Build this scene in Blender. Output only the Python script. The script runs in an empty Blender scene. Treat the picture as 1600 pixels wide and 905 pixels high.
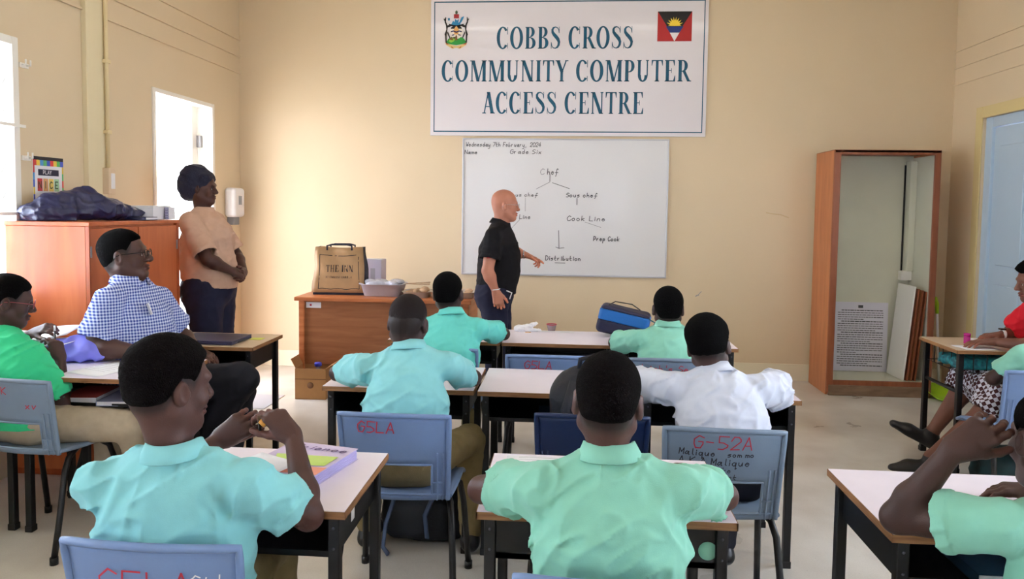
import bpy, bmesh, math, random
import numpy as np
from mathutils import Vector, Matrix, Euler
random.seed(7)
SC = bpy.context.scene
COL = SC.collection
PI = math.pi

# ------------------------------------------------------------------ camera
cam_d = bpy.data.cameras.new('camera')
cam_d.sensor_fit = 'HORIZONTAL'
cam_d.sensor_width = 36.0
cam_d.lens = 36.0 * 1150.0 / 1600.0
cam_d.shift_y = -0.0388
cam_d.clip_start = 0.05
cam_o = bpy.data.objects.new('camera', cam_d)
COL.objects.link(cam_o)
cam_o.matrix_world = (Matrix.Translation((0, 0, 1.5)) @ Matrix.Rotation(0.07662, 4, 'Z')
                      @ Matrix.Rotation(PI / 2 - 0.05786, 4, 'X') @ Matrix.Rotation(0.01298, 4, 'Z'))
SC.camera = cam_o

# ------------------------------------------------------------------ sky and exposure
world = bpy.data.worlds.new('daylight_sky')
SC.world = world
world.use_nodes = True
wn = world.node_tree
wn.nodes.clear()
w_out = wn.nodes.new('ShaderNodeOutputWorld')
w_bg = wn.nodes.new('ShaderNodeBackground')
w_bg.inputs['Color'].default_value = (0.84, 0.88, 1.0, 1)
w_bg.inputs['Strength'].default_value = 17.0
wn.links.new(w_bg.outputs[0], w_out.inputs[0])
SC.view_settings.view_transform = 'Standard'
SC.view_settings.look = 'None'
SC.view_settings.gamma = 1.0
SC.view_settings.use_curve_mapping = False
SC.view_settings.exposure = 0.06
SC.cycles.max_bounces = 8
SC.cycles.diffuse_bounces = 5
SC.cycles.sample_clamp_indirect = 8.0
SC.cycles.use_denoising = True

sun_d = bpy.data.lights.new('sun', 'SUN'); sun_d.energy = 5.0; sun_d.angle = 0.02; sun_d.color = (1.0, 0.96, 0.9)
sun_o = bpy.data.objects.new('sun', sun_d); COL.objects.link(sun_o)
sun_o.rotation_euler = (math.radians(8), math.radians(-26), 0)
# daylight portals in the openings (they only guide the sky's light in)
def portal(loc, rot, sx, sy):
    l = bpy.data.lights.new('window_portal', 'AREA')
    l.shape = 'RECTANGLE'; l.size = sx; l.size_y = sy
    l.cycles.is_portal = True
    o = bpy.data.objects.new('window_portal', l)
    o.location = loc; o.rotation_euler = rot
    COL.objects.link(o)
XL, XR, YB, YF, ZC = -3.03, 3.25, 6.6, -2.6, 3.7
LEFT_WIN = [(2.55, 3.86, 0.95, 2.39), (0.1, 1.5, 0.95, 2.39)]
REAR_WIN = [(-1.9, -1.0, 1.15, 2.4), (0.6, 1.3, 1.15, 2.4)]
ADDED_RIGHT_WIN = [(0.2, 1.6, 0.95, 2.39), (2.3, 3.7, 0.95, 2.39)]  # unseen windows, added to light the left side of the room
DOOR_L = (5.17, 6.10, 0.0, 2.34)
for (a, b, c, d) in LEFT_WIN + [DOOR_L]:
    portal((XL - 0.16, (a + b) / 2, (c + d) / 2), (0, -PI / 2, 0), d - c, b - a)
for (a, b, c, d) in ADDED_RIGHT_WIN:
    portal((XR + 0.16, (a + b) / 2, (c + d) / 2), (0, PI / 2, 0), d - c, b - a)
for (a, b, c, d) in REAR_WIN:
    portal(((a + b) / 2, YF - 0.16, (c + d) / 2), (PI / 2, 0, 0), b - a, d - c)
for (x, y) in ((-1.2, 1.6), (1.2, 1.6), (-1.2, 4.4), (1.2, 4.4)):      # fill light added at the ceiling, no tubes in view
    l = bpy.data.lights.new('ceiling_fill_light', 'AREA')
    l.shape = 'RECTANGLE'; l.size = 1.2; l.size_y = 0.2; l.energy = 5.0
    l.color = (1.0, 0.93, 0.82)
    o = bpy.data.objects.new('ceiling_fill_light', l)
    o.location = (x, y, 3.6)
    COL.objects.link(o)

# ------------------------------------------------------------------ materials
MATS = {}
def lin(c):
    return tuple((v / 12.92 if v <= 0.04045 else ((v + 0.055) / 1.055) ** 2.4) for v in [x / 255.0 for x in c])
def mat(name, rgb, rough=0.6, spec=0.4, noise=0.0, nscale=8.0, bump=0.0, bscale=60.0, metal=0.0,
        attr=None, stretch=None, col2=None, sheen=0.0, coat=0.0, trans=0.0, srgb=True, detail=4):
    if name in MATS: return MATS[name]
    m = bpy.data.materials.new(name); m.use_nodes = True
    nt = m.node_tree; N = nt.nodes; L = nt.links
    b = N['Principled BSDF']
    c = lin(rgb) if srgb else rgb
    b.inputs['Base Color'].default_value = (*c, 1)
    b.inputs['Roughness'].default_value = rough
    b.inputs['Specular IOR Level'].default_value = spec
    b.inputs['Metallic'].default_value = metal
    b.inputs['Sheen Weight'].default_value = sheen
    b.inputs['Coat Weight'].default_value = coat
    b.inputs['Transmission Weight'].default_value = trans
    tc = N.new('ShaderNodeTexCoord'); mp = N.new('ShaderNodeMapping')
    L.new(tc.outputs['Object'], mp.inputs['Vector'])
    if stretch: mp.inputs['Scale'].default_value = stretch
    colsock = None
    if attr:
        a = N.new('ShaderNodeAttribute'); a.attribute_name = attr
        mx = N.new('ShaderNodeMix'); mx.data_type = 'RGBA'; mx.blend_type = 'MULTIPLY'
        mx.inputs['Factor'].default_value = 1.0
        mx.inputs['A'].default_value = (*c, 1)
        L.new(a.outputs['Color'], mx.inputs['B']); colsock = mx.outputs['Result']
    if noise > 0 or col2:
        n = N.new('ShaderNodeTexNoise'); n.inputs['Scale'].default_value = nscale
        n.inputs['Detail'].default_value = detail
        L.new(mp.outputs[0], n.inputs['Vector'])
        mx = N.new('ShaderNodeMix'); mx.data_type = 'RGBA'
        if col2:
            mx.blend_type = 'MIX'
            r = N.new('ShaderNodeMapRange'); r.inputs['From Min'].default_value = 0.35; r.inputs['From Max'].default_value = 0.65
            L.new(n.outputs['Fac'], r.inputs['Value']); L.new(r.outputs[0], mx.inputs['Factor'])
            mx.inputs['A'].default_value = (*c, 1); mx.inputs['B'].default_value = (*lin(col2), 1)
            if colsock: L.new(colsock, mx.inputs['A'])
        else:
            mx.blend_type = 'MULTIPLY'; mx.inputs['Factor'].default_value = 1.0
            mx.inputs['A'].default_value = (*c, 1)
            if colsock: L.new(colsock, mx.inputs['A'])
            r = N.new('ShaderNodeMapRange'); r.inputs['From Min'].default_value = 0.3; r.inputs['From Max'].default_value = 0.7
            r.inputs['To Min'].default_value = 1 - noise; r.inputs['To Max'].default_value = 1.0
            L.new(n.outputs['Fac'], r.inputs['Value']); L.new(r.outputs[0], mx.inputs['B'])
        colsock = mx.outputs['Result']
    if colsock: L.new(colsock, b.inputs['Base Color'])
    if bump > 0:
        n = N.new('ShaderNodeTexNoise'); n.inputs['Scale'].default_value = bscale; n.inputs['Detail'].default_value = 3
        L.new(mp.outputs[0], n.inputs['Vector'])
        bp = N.new('ShaderNodeBump'); bp.inputs['Strength'].default_value = bump; bp.inputs['Distance'].default_value = 0.01
        L.new(n.outputs['Fac'], bp.inputs['Height']); L.new(bp.outputs[0], b.inputs['Normal'])
    MATS[name] = m
    return m
def wood(name, c1, c2, rough=0.4, scale=(1, 1, 1), wscale=6.0):
    m = mat(name, c1, rough=rough)
    nt = m.node_tree; N = nt.nodes; L = nt.links; b = N['Principled BSDF']
    tc = N.new('ShaderNodeTexCoord'); mp = N.new('ShaderNodeMapping'); mp.inputs['Scale'].default_value = scale
    L.new(tc.outputs['Object'], mp.inputs['Vector'])
    n = N.new('ShaderNodeTexNoise'); n.inputs['Scale'].default_value = wscale; n.inputs['Detail'].default_value = 8
    n.inputs['Distortion'].default_value = 0.6
    L.new(mp.outputs[0], n.inputs['Vector'])
    r = N.new('ShaderNodeValToRGB'); r.color_ramp.elements[0].position = 0.3; r.color_ramp.elements[1].position = 0.7
    r.color_ramp.elements[0].color = (*lin(c1), 1); r.color_ramp.elements[1].color = (*lin(c2), 1)
    L.new(n.outputs['Fac'], r.inputs[0]); L.new(r.outputs[0], b.inputs['Base Color'])
    return m

# ------------------------------------------------------------------ object helpers
def tag(o, label=None, cat=None, group=None, kind=None):
    if label: o['label'] = label
    if cat: o['category'] = cat
    if group: o['group'] = group
    if kind: o['kind'] = kind
    return o
def thing(name, label, cat, loc=(0, 0, 0), rz=0.0, group=None):
    o = bpy.data.objects.new(name, None); COL.objects.link(o)
    o.empty_display_size = 0.05
    o.location = loc; o.rotation_euler = (0, 0, rz)
    return tag(o, label, cat, group)
def link(name, me, m=None, parent=None, loc=None, rot=None):
    o = bpy.data.objects.new(name, me); COL.objects.link(o)
    if m is not None and not me.materials: me.materials.append(m)
    if parent is not None: o.parent = parent
    if loc is not None: o.location = loc
    if rot is not None: o.rotation_euler = rot
    return o
def struct(o): o['kind'] = 'structure'; return o
def dup(root, loc=None, rz=None, label=None):
    r = root.copy(); COL.objects.link(r)
    if loc is not None: r.location = loc
    if rz is not None: r.rotation_euler = (0, 0, rz)
    if label: r['label'] = label
    for ch in list(root.children):
        c = ch.copy(); COL.objects.link(c); c.parent = r
        for g in list(ch.children):
            d = g.copy(); COL.objects.link(d); d.parent = c
    return r
class MB:
    """collects simple shapes into one mesh"""
    def __init__(s): s.v = []; s.f = []; s.sm = []
    def add(s, vs, fs, smooth=False):
        o = len(s.v); s.v += [tuple(v) for v in vs]
        for f in fs: s.f.append(tuple(i + o for i in f)); s.sm.append(smooth)
        return s
    def box(s, x0, x1, y0, y1, z0, z1, b=0.0, M=None):
        if b <= 0:
            vs = [(x, y, z) for x in (x0, x1) for y in (y0, y1) for z in (z0, z1)]
            fs = [(0, 1, 3, 2), (4, 6, 7, 5), (0, 4, 5, 1), (2, 3, 7, 6), (0, 2, 6, 4), (1, 5, 7, 3)]
        else:
            bm = bmesh.new(); bmesh.ops.create_cube(bm, size=1)
            for v in bm.verts:
                v.co = Vector(((x0 + x1) / 2 + v.co.x * (x1 - x0), (y0 + y1) / 2 + v.co.y * (y1 - y0), (z0 + z1) / 2 + v.co.z * (z1 - z0)))
            bmesh.ops.bevel(bm, geom=list(bm.edges), offset=b, segments=2, profile=0.5, affect='EDGES')
            bm.verts.index_update()
            vs = [tuple(v.co) for v in bm.verts]; fs = [tuple(v.index for v in f.verts) for f in bm.faces]; bm.free()
        if M is not None: vs = [tuple(M @ Vector(v)) for v in vs]
        return s.add(vs, fs)
    def tube(s, pts, r, n=10, caps=True, flat=1.0, closed=False):
        pts = [Vector(p) for p in pts]; m = len(pts)
        rs = r if isinstance(r, (list, tuple)) else [r] * m
        vs = []; fs = []; ref = None
        for i, p in enumerate(pts):
            if closed: t = pts[(i + 1) % m] - pts[i - 1]
            elif i == 0: t = pts[1] - p
            elif i == m - 1: t = p - pts[-2]
            else: t = (pts[i + 1] - p).normalized() + (p - pts[i - 1]).normalized()
            t.normalize()
            if ref is None:
                ref = Vector((0, 0, 1)) if abs(t.z) < 0.9 else Vector((0, 1, 0))
            a = (ref - t * ref.dot(t)).normalized(); b = t.cross(a); ref = a
            for k in range(n):
                an = 2 * PI * k / n
                vs.append(p + (a * math.cos(an) * flat + b * math.sin(an)) * rs[i])
        for i in range(m if closed else m - 1):
            j = (i + 1) % m
            for k in range(n):
                fs.append((i * n + k, i * n + (k + 1) % n, j * n + (k + 1) % n, j * n + k))
        s.add(vs, fs, True)
        if caps and not closed:
            o = len(s.v) - len(vs)
            s.f.append(tuple(o + k for k in reversed(range(n)))); s.sm.append(False)
            s.f.append(tuple(o + (m - 1) * n + k for k in range(n))); s.sm.append(False)
        return s
    def lathe(s, prof, c=(0, 0, 0), n=24, M=None):
        vs = []; fs = []
        for (r, z) in prof:
            for k in range(n):
                a = 2 * PI * k / n; vs.append((c[0] + r * math.cos(a), c[1] + r * math.sin(a), c[2] + z))
        for i in range(len(prof) - 1):
            for k in range(n): fs.append((i * n + k, i * n + (k + 1) % n, (i + 1) * n + (k + 1) % n, (i + 1) * n + k))
        if M is not None: vs = [tuple(M @ Vector(v)) for v in vs]
        return s.add(vs, fs, True)
    def ribbon(s, pts, w, off=(0, 0, 0)):
        """flat stroke in the XZ plane (y fixed) - drawn marks"""
        for i in range(len(pts) - 1):
            a = Vector((pts[i][0], 0, pts[i][1])); b = Vector((pts[i + 1][0], 0, pts[i + 1][1]))
            d = b - a
            if d.length < 1e-6: continue
            d.normalize(); n = Vector((-d.z, 0, d.x)) * w / 2; e = d * w * 0.35; o = Vector(off)
            s.add([a - e + n + o, a - e - n + o, b + e - n + o, b + e + n + o], [(0, 1, 2, 3)])
        return s
    def poly(s, pts, y=0.0):
        return s.add([(p[0], y, p[1]) for p in pts], [tuple(range(len(pts)))])
    def grid(s, P, thick=None, closed_u=False):
        """P[i][j] points; optional thickness vector function -> closed sheet"""
        n = len(P); m = len(P[0])
        vs = [p for row in P for p in row]
        fs = []
        for i in range(n if closed_u else n - 1):
            i2 = (i + 1) % n
            for j in range(m - 1): fs.append((i * m + j, i * m + j + 1, i2 * m + j + 1, i2 * m + j))
        return s.add(vs, fs, True)
    def mesh(s, name):
        me = bpy.data.meshes.new(name); me.from_pydata(s.v, [], s.f)
        me.polygons.foreach_set('use_smooth', s.sm); me.update()
        return me
    def build(s, name, m=None, parent=None, loc=None, rot=None):
        return link(name, s.mesh(name), m, parent, loc, rot)
def solid(o, t, off=0.0, sub=0, bev=0.0):
    md = o.modifiers.new('solid', 'SOLIDIFY'); md.thickness = t; md.offset = off
    if bev > 0:
        b = o.modifiers.new('bevel', 'BEVEL'); b.width = bev; b.segments = 2; b.limit_method = 'ANGLE'
    if sub:
        d = o.modifiers.new('sub', 'SUBSURF'); d.levels = sub; d.render_levels = sub
    return o
# ------------------------------------------------------------------ implicit surfaces (numpy distance fields, surface nets)
def V3(*a): return np.array(a if len(a) > 1 else a[0], dtype=np.float64)
def nrm(v):
    v = np.asarray(v, float); return v / max(1e-9, np.linalg.norm(v))
_rng = np.random.RandomState(5)
_LAT = _rng.rand(32, 32, 32).astype(np.float32)
def vnoise(X, Y, Z, f, seed=0.0):
    x = X * f[0] + seed; y = Y * f[1] + seed * 1.7; z = Z * f[2] + seed * 0.6
    x, y, z = np.broadcast_arrays(x, y, z)
    ix = np.floor(x); iy = np.floor(y); iz = np.floor(z)
    fx = x - ix; fy = y - iy; fz = z - iz
    fx = fx * fx * (3 - 2 * fx); fy = fy * fy * (3 - 2 * fy); fz = fz * fz * (3 - 2 * fz)
    ix = ix.astype(np.int32) & 31; iy = iy.astype(np.int32) & 31; iz = iz.astype(np.int32) & 31
    i1 = (ix + 1) & 31; j1 = (iy + 1) & 31; k1 = (iz + 1) & 31
    L = _LAT
    a = L[ix, iy, iz] * (1 - fx) + L[i1, iy, iz] * fx; b = L[ix, j1, iz] * (1 - fx) + L[i1, j1, iz] * fx
    c = L[ix, iy, k1] * (1 - fx) + L[i1, iy, k1] * fx; d = L[ix, j1, k1] * (1 - fx) + L[i1, j1, k1] * fx
    return (a * (1 - fy) + b * fy) * (1 - fz) + (c * (1 - fy) + d * fy) * fz
class Field:
    def __init__(s, lo, hi, h):
        s.lo = np.array(lo, float); s.h = h
        s.n = np.maximum(4, np.ceil((np.array(hi, float) - s.lo) / h).astype(int) + 1)
        s.d = np.full(tuple(s.n), 0.08, np.float32)
    def win(s, lo, hi, pad):
        a = np.clip(np.floor((np.array(lo) - pad - s.lo) / s.h).astype(int), 0, s.n)
        b = np.clip(np.ceil((np.array(hi) + pad - s.lo) / s.h).astype(int) + 1, 0, s.n)
        if np.any(b <= a): return None
        sl = tuple(slice(i, j) for i, j in zip(a, b))
        g = [(s.lo[k] + s.h * np.arange(a[k], b[k])).astype(np.float32) for k in range(3)]
        return sl, g[0][:, None, None], g[1][None, :, None], g[2][None, None, :]
    def op(s, sl, v, k, mode):
        d = s.d[sl]
        if mode == 'add':
            if k > 0:
                h = np.maximum(k - np.abs(d - v), 0) / k
                s.d[sl] = np.minimum(d, v) - h * h * k * 0.25
            else: s.d[sl] = np.minimum(d, v)
        elif mode == 'sub':
            v = -v
            if k > 0:
                h = np.maximum(k - np.abs(d - v), 0) / k
                s.d[sl] = np.maximum(d, v) + h * h * k * 0.25
            else: s.d[sl] = np.maximum(d, v)
    def cone(s, a, b, ra, rb, k=0.02, mode='add', flat=None, f=1.0, clip=None):
        """tapered capsule; flat=(axis vector) squashed by factor f (<1) along that axis"""
        a = V3(a); b = V3(b)
        R = max(ra, rb)
        w = s.win(np.minimum(a, b) - R, np.maximum(a, b) + R, k + 2 * s.h)
        if w is None: return s
        sl, X, Y, Z = w
        px = X - a[0]; py = Y - a[1]; pz = Z - a[2]; ab = b - a
        if flat is not None:
            n = nrm(flat); q = 1.0 / f - 1.0
            dn = px * n[0] + py * n[1] + pz * n[2]
            px = px + n[0] * dn * q; py = py + n[1] * dn * q; pz = pz + n[2] * dn * q
            ab = ab + n * ab.dot(n) * q
        L2 = max(1e-9, ab.dot(ab))
        t = np.clip((px * ab[0] + py * ab[1] + pz * ab[2]) / L2, 0, 1)
        v = np.sqrt((px - t * ab[0]) ** 2 + (py - t * ab[1]) ** 2 + (pz - t * ab[2]) ** 2) - (ra + t * (rb - ra))
        if flat is not None: v = v * (f + (1 - f) * 0.5)
        if clip is not None:
            for (p, n) in clip:
                n = nrm(n); v = np.maximum(v, (X - p[0]) * n[0] + (Y - p[1]) * n[1] + (Z - p[2]) * n[2])
        s.op(sl, v.astype(np.float32), k, mode)
        return s
    def ell(s, c, r, Rm=None, k=0.02, mode='add', disp=None, clip=None):
        c = V3(c); r = V3(r); Rm = np.eye(3) if Rm is None else np.asarray(Rm)
        e = np.abs(Rm) @ r
        w = s.win(c - e, c + e, k + 2 * s.h)
        if w is None: return s
        sl, X, Y, Z = w
        x = X - c[0]; y = Y - c[1]; z = Z - c[2]
        u = [x * Rm[0, i] + y * Rm[1, i] + z * Rm[2, i] for i in range(3)]
        k0 = np.sqrt(sum((u[i] / r[i]) ** 2 for i in range(3)))
        k1 = np.sqrt(sum((u[i] / r[i] ** 2) ** 2 for i in range(3))) + 1e-6
        v = k0 * (k0 - 1) / k1
        if disp is not None: v = v + disp(u, X, Y, Z)
        if clip is not None:
            for (p, n) in clip:
                n = nrm(n); v = np.maximum(v, (X - p[0]) * n[0] + (Y - p[1]) * n[1] + (Z - p[2]) * n[2])
        s.op(sl, v.astype(np.float32), k, mode)
        return s
    def box(s, c, r, Rm=None, rd=0.005, k=0.01, mode='add'):
        c = V3(c); r = V3(r); Rm = np.eye(3) if Rm is None else np.asarray(Rm)
        e = np.abs(Rm) @ r
        w = s.win(c - e, c + e, k + 2 * s.h)
        if w is None: return s
        sl, X, Y, Z = w
        x = X - c[0]; y = Y - c[1]; z = Z - c[2]
        q = [np.abs(x * Rm[0, i] + y * Rm[1, i] + z * Rm[2, i]) - r[i] + rd for i in range(3)]
        v = np.sqrt(sum(np.maximum(a, 0) ** 2 for a in q)) + np.minimum(np.maximum(np.maximum(q[0], q[1]), q[2]), 0) - rd
        s.op(sl, v.astype(np.float32), k, mode)
        return s
    def plane(s, p, n):
        n = nrm(n)
        g = [(s.lo[k] + s.h * np.arange(s.n[k])).astype(np.float32) for k in range(3)]
        v = (g[0][:, None, None] - p[0]) * n[0] + (g[1][None, :, None] - p[1]) * n[1] + (g[2][None, None, :] - p[2]) * n[2]
        s.d = np.maximum(s.d, v.astype(np.float32)); return s
    def displace(s, fn):
        """adds fn(X,Y,Z) near the surface only"""
        idx = np.argwhere(np.abs(s.d) < 0.03)
        if not len(idx): return s
        P = s.lo + idx * s.h
        s.d[idx[:, 0], idx[:, 1], idx[:, 2]] += fn(P[:, 0], P[:, 1], P[:, 2]).astype(np.float32)
        return s
    def nets(s):
        d = s.d.copy()
        d[0] = d[-1] = 0.05; d[:, 0] = d[:, -1] = 0.05; d[:, :, 0] = d[:, :, -1] = 0.05
        neg = d < 0
        nx, ny, nz = d.shape
        cnt = np.zeros((nx - 1, ny - 1, nz - 1), np.int8)
        offs = [(i, j, k) for i in (0, 1) for j in (0, 1) for k in (0, 1)]
        for (i, j, k) in offs: cnt += neg[i:nx - 1 + i, j:ny - 1 + j, k:nz - 1 + k]
        C = np.argwhere((cnt > 0) & (cnt < 8))
        if not len(C): return np.zeros((0, 3)), np.zeros((0, 4), int)
        vals = {o: d[C[:, 0] + o[0], C[:, 1] + o[1], C[:, 2] + o[2]] for o in offs}
        acc = np.zeros((len(C), 3)); num = np.zeros(len(C))
        for ax in range(3):
            for o in offs:
                if o[ax]: continue
                e = list(o); e[ax] = 1; e = tuple(e)
                va, vb = vals[o], vals[e]
                m = (va < 0) != (vb < 0)
                t = np.where(m, va / np.where(m, va - vb, 1), 0)
                p = np.zeros((len(C), 3)) + np.array(o); p[:, ax] = t
                acc += p * m[:, None]; num += m
        Vt = s.lo + (C + acc / num[:, None]) * s.h
        idm = np.full((nx - 1, ny - 1, nz - 1), -1, np.int64); idm[C[:, 0], C[:, 1], C[:, 2]] = np.arange(len(C))
        F = []
        for ax in range(3):
            a = [slice(None)] * 3; b = [slice(None)] * 3
            a[ax] = slice(0, -1); b[ax] = slice(1, None)
            A = neg[tuple(a)]; B = neg[tuple(b)]
            E = np.argwhere(A != B)
            u, v = (ax + 1) % 3, (ax + 2) % 3
            ok = (E[:, u] > 0) & (E[:, v] > 0) & (E[:, u] < d.shape[u] - 1) & (E[:, v] < d.shape[v] - 1)
            E = E[ok]; fl = A[E[:, 0], E[:, 1], E[:, 2]]
            q = []
            for (du, dv) in ((-1, -1), (0, -1), (0, 0), (-1, 0)):
                I = E.copy(); I[:, u] += du; I[:, v] += dv
                q.append(idm[I[:, 0], I[:, 1], I[:, 2]])
            q = np.stack(q, 1); q[~fl] = q[~fl][:, ::-1]
            F.append(q)
        return Vt, np.concatenate(F)
def net_mesh(name, pieces, org=(0, 0, 0), colors=None):
    """pieces: list of (verts, quads[, color array])"""
    vs = []; fs = []; cs = []; o = 0
    for p in pieces:
        v, f = p[0], p[1]
        if not len(v): continue
        vs.append(v); fs.append(f + o); o += len(v)
        cs.append(p[2] if len(p) > 2 and p[2] is not None else np.ones((len(v), 3)))
    v = np.concatenate(vs) - np.array(org); f = np.concatenate(fs).astype(np.int32); c = np.concatenate(cs)
    me = bpy.data.meshes.new(name)
    me.vertices.add(len(v)); me.vertices.foreach_set('co', v.astype(np.float32).ravel())
    me.loops.add(len(f) * 4); me.loops.foreach_set('vertex_index', f.ravel())
    me.polygons.add(len(f)); me.polygons.foreach_set('loop_start', np.arange(0, len(f) * 4, 4, dtype=np.int32))
    me.polygons.foreach_set('loop_total', np.full(len(f), 4, np.int32))
    me.update(calc_edges=True)
    me.polygons.foreach_set('use_smooth', np.ones(len(f), bool))
    if any(len(p) > 2 and p[2] is not None for p in pieces):
        at = me.color_attributes.new('tint', 'FLOAT_COLOR', 'POINT')
        at.data.foreach_set('color', np.concatenate([c, np.ones((len(c), 1))], 1).astype(np.float32).ravel())
    return me
# ------------------------------------------------------------------ shared materials
mat('eye_white', (225, 218, 208), rough=.15); mat('eye_iris', (32, 18, 12), rough=.1)
mat('hair_black', (9, 8, 9), rough=.95, spec=.08, noise=.6, nscale=160, bump=.9, bscale=330)
mat('hair_shaved', (30, 21, 21), rough=.8, spec=.2, noise=.3, nscale=260, bump=.4, bscale=420)
mat('hair_brown_black', (18, 13, 13), rough=.95, spec=.08, noise=.55, nscale=150, bump=.9, bscale=330)
mat('shoe_black', (18, 18, 20), rough=.4)
mat('mint_cotton', (134, 196, 174), rough=.85, spec=.2, noise=.06, nscale=30, bump=.10, bscale=500, sheen=.1)
mat('pale_aqua_cotton', (136, 202, 206), rough=.85, spec=.2, noise=.06, nscale=30, bump=.10, bscale=500, sheen=.1)
mat('green_cotton', (56, 196, 136), rough=.85, spec=.2, noise=.06, nscale=30, bump=.10, bscale=500, sheen=.1)
mat('teal_cotton', (104, 204, 192), rough=.85, spec=.2, noise=.06, nscale=30, bump=.10, bscale=500, sheen=.1)
mat('white_cotton', (208, 214, 230), rough=.85, spec=.2, noise=.05, nscale=30, bump=.10, bscale=500, sheen=.1)
mat('khaki_drill', (134, 118, 84), rough=.9, spec=.15, noise=.15, nscale=25, bump=.15, bscale=300)
mat('beige_drill', (176, 160, 138), rough=.9, spec=.15, noise=.12, nscale=25, bump=.15, bscale=300)
mat('black_cotton', (20, 19, 23), rough=.85, spec=.2, noise=.2, nscale=20)
mat('navy_twill', (32, 34, 56), rough=.8, spec=.2, noise=.2, nscale=20, bump=.1, bscale=300)
mat('dark_trouser', (26, 27, 36), rough=.8, spec=.2, noise=.2, nscale=20)
mat('tan_knit', (196, 160, 138), rough=.85, spec=.2, noise=.08, nscale=24, bump=.2, bscale=260)
mat('red_cotton', (214, 34, 48), rough=.8, spec=.2, noise=.1, nscale=20)
mat('clear_lens', (255, 255, 255), rough=.0, trans=1.0, spec=.5)
MATS['clear_lens'].node_tree.nodes['Principled BSDF'].inputs['IOR'].default_value = 1.02
mat('black_frame', (16, 15, 18), rough=.25); mat('red_frame', (140, 40, 52), rough=.3)
mat('black_metal', (13, 14, 19), rough=.42, noise=.25, nscale=14)
mat('black_plastic', (18, 19, 22), rough=.35)
mat('grey_plastic', (112, 136, 178), rough=.42, noise=.10, nscale=7, bump=.04, bscale=180)
mat('grey_plastic_dull', (120, 138, 160), rough=.45, noise=.12, nscale=7, bump=.04, bscale=180)
mat('navy_plastic', (14, 36, 76), rough=.4, noise=.1, nscale=7)
mat('red_ink', (176, 44, 62), rough=.7); mat('black_ink', (34, 32, 40), rough=.7)
mat('marker_ink', (84, 84, 90), rough=.6); mat('faint_ink', (150, 150, 156), rough=.6)
mat('desk_laminate', (238, 230, 244), rough=.32, noise=.05, nscale=9, coat=.1)
mat('desk_laminate_tan', (206, 184, 158), rough=.34, noise=.10, nscale=9, coat=.1)
wood('plywood_edge', (118, 78, 46), (164, 118, 76), rough=.5, scale=(2, 2, 30), wscale=4)
mat('white_paper', (236, 236, 242), rough=.8); mat('white_plastic', (232, 232, 236), rough=.3)
mat('white_paint', (236, 234, 228), rough=.45)
mat('cream_paint', (226, 206, 160), rough=.6, noise=.05, nscale=3)
def gingham():
    m = mat('blue_gingham', (96, 116, 190), rough=.85, spec=.2)
    nt = m.node_tree; N = nt.nodes; L = nt.links; b = N['Principled BSDF']
    tc = N.new('ShaderNodeTexCoord')
    sep = N.new('ShaderNodeSeparateXYZ'); L.new(tc.outputs['Object'], sep.inputs[0])
    def stripes(expr_sock, sc):
        a = N.new('ShaderNodeMath'); a.operation = 'MULTIPLY'; a.inputs[1].default_value = sc; L.new(expr_sock, a.inputs[0])
        f = N.new('ShaderNodeMath'); f.operation = 'FRACT'; L.new(a.outputs[0], f.inputs[0])
        g = N.new('ShaderNodeMath'); g.operation = 'GREATER_THAN'; g.inputs[1].default_value = .45; L.new(f.outputs[0], g.inputs[0])
        return g.outputs[0]
    ad = N.new('ShaderNodeMath'); ad.operation = 'ADD'; L.new(sep.outputs[0], ad.inputs[0]); L.new(sep.outputs[1], ad.inputs[1])
    s1 = stripes(ad.outputs[0], 52); s2 = stripes(sep.outputs[2], 66)
    sm = N.new('ShaderNodeMath'); sm.operation = 'ADD'; L.new(s1, sm.inputs[0]); L.new(s2, sm.inputs[1])
    hf = N.new('ShaderNodeMath'); hf.operation = 'MULTIPLY'; hf.inputs[1].default_value = .5; L.new(sm.outputs[0], hf.inputs[0])
    mx = N.new('ShaderNodeMix'); mx.data_type = 'RGBA'; L.new(hf.outputs[0], mx.inputs['Factor'])
    mx.inputs['A'].default_value = (*lin((206, 216, 242)), 1); mx.inputs['B'].default_value = (*lin((52, 70, 150)), 1)
    L.new(mx.outputs['Result'], b.inputs['Base Color'])
gingham()
def plaid():
    m = mat('plaid_cloth', (120, 90, 90), rough=.85, spec=.2)
    nt = m.node_tree; N = nt.nodes; L = nt.links; b = N['Principled BSDF']
    tc = N.new('ShaderNodeTexCoord')
    ch = N.new('ShaderNodeTexChecker'); ch.inputs['Scale'].default_value = 48
    mp = N.new('ShaderNodeMapping'); mp.inputs['Rotation'].default_value = (.5, .3, .6); L.new(tc.outputs['Object'], mp.inputs[0]); L.new(mp.outputs[0], ch.inputs['Vector'])
    ch.inputs['Color1'].default_value = (*lin((205, 205, 220)), 1); ch.inputs['Color2'].default_value = (*lin((70, 38, 42)), 1)
    L.new(ch.outputs['Color'], b.inputs['Base Color'])
plaid()
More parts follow.
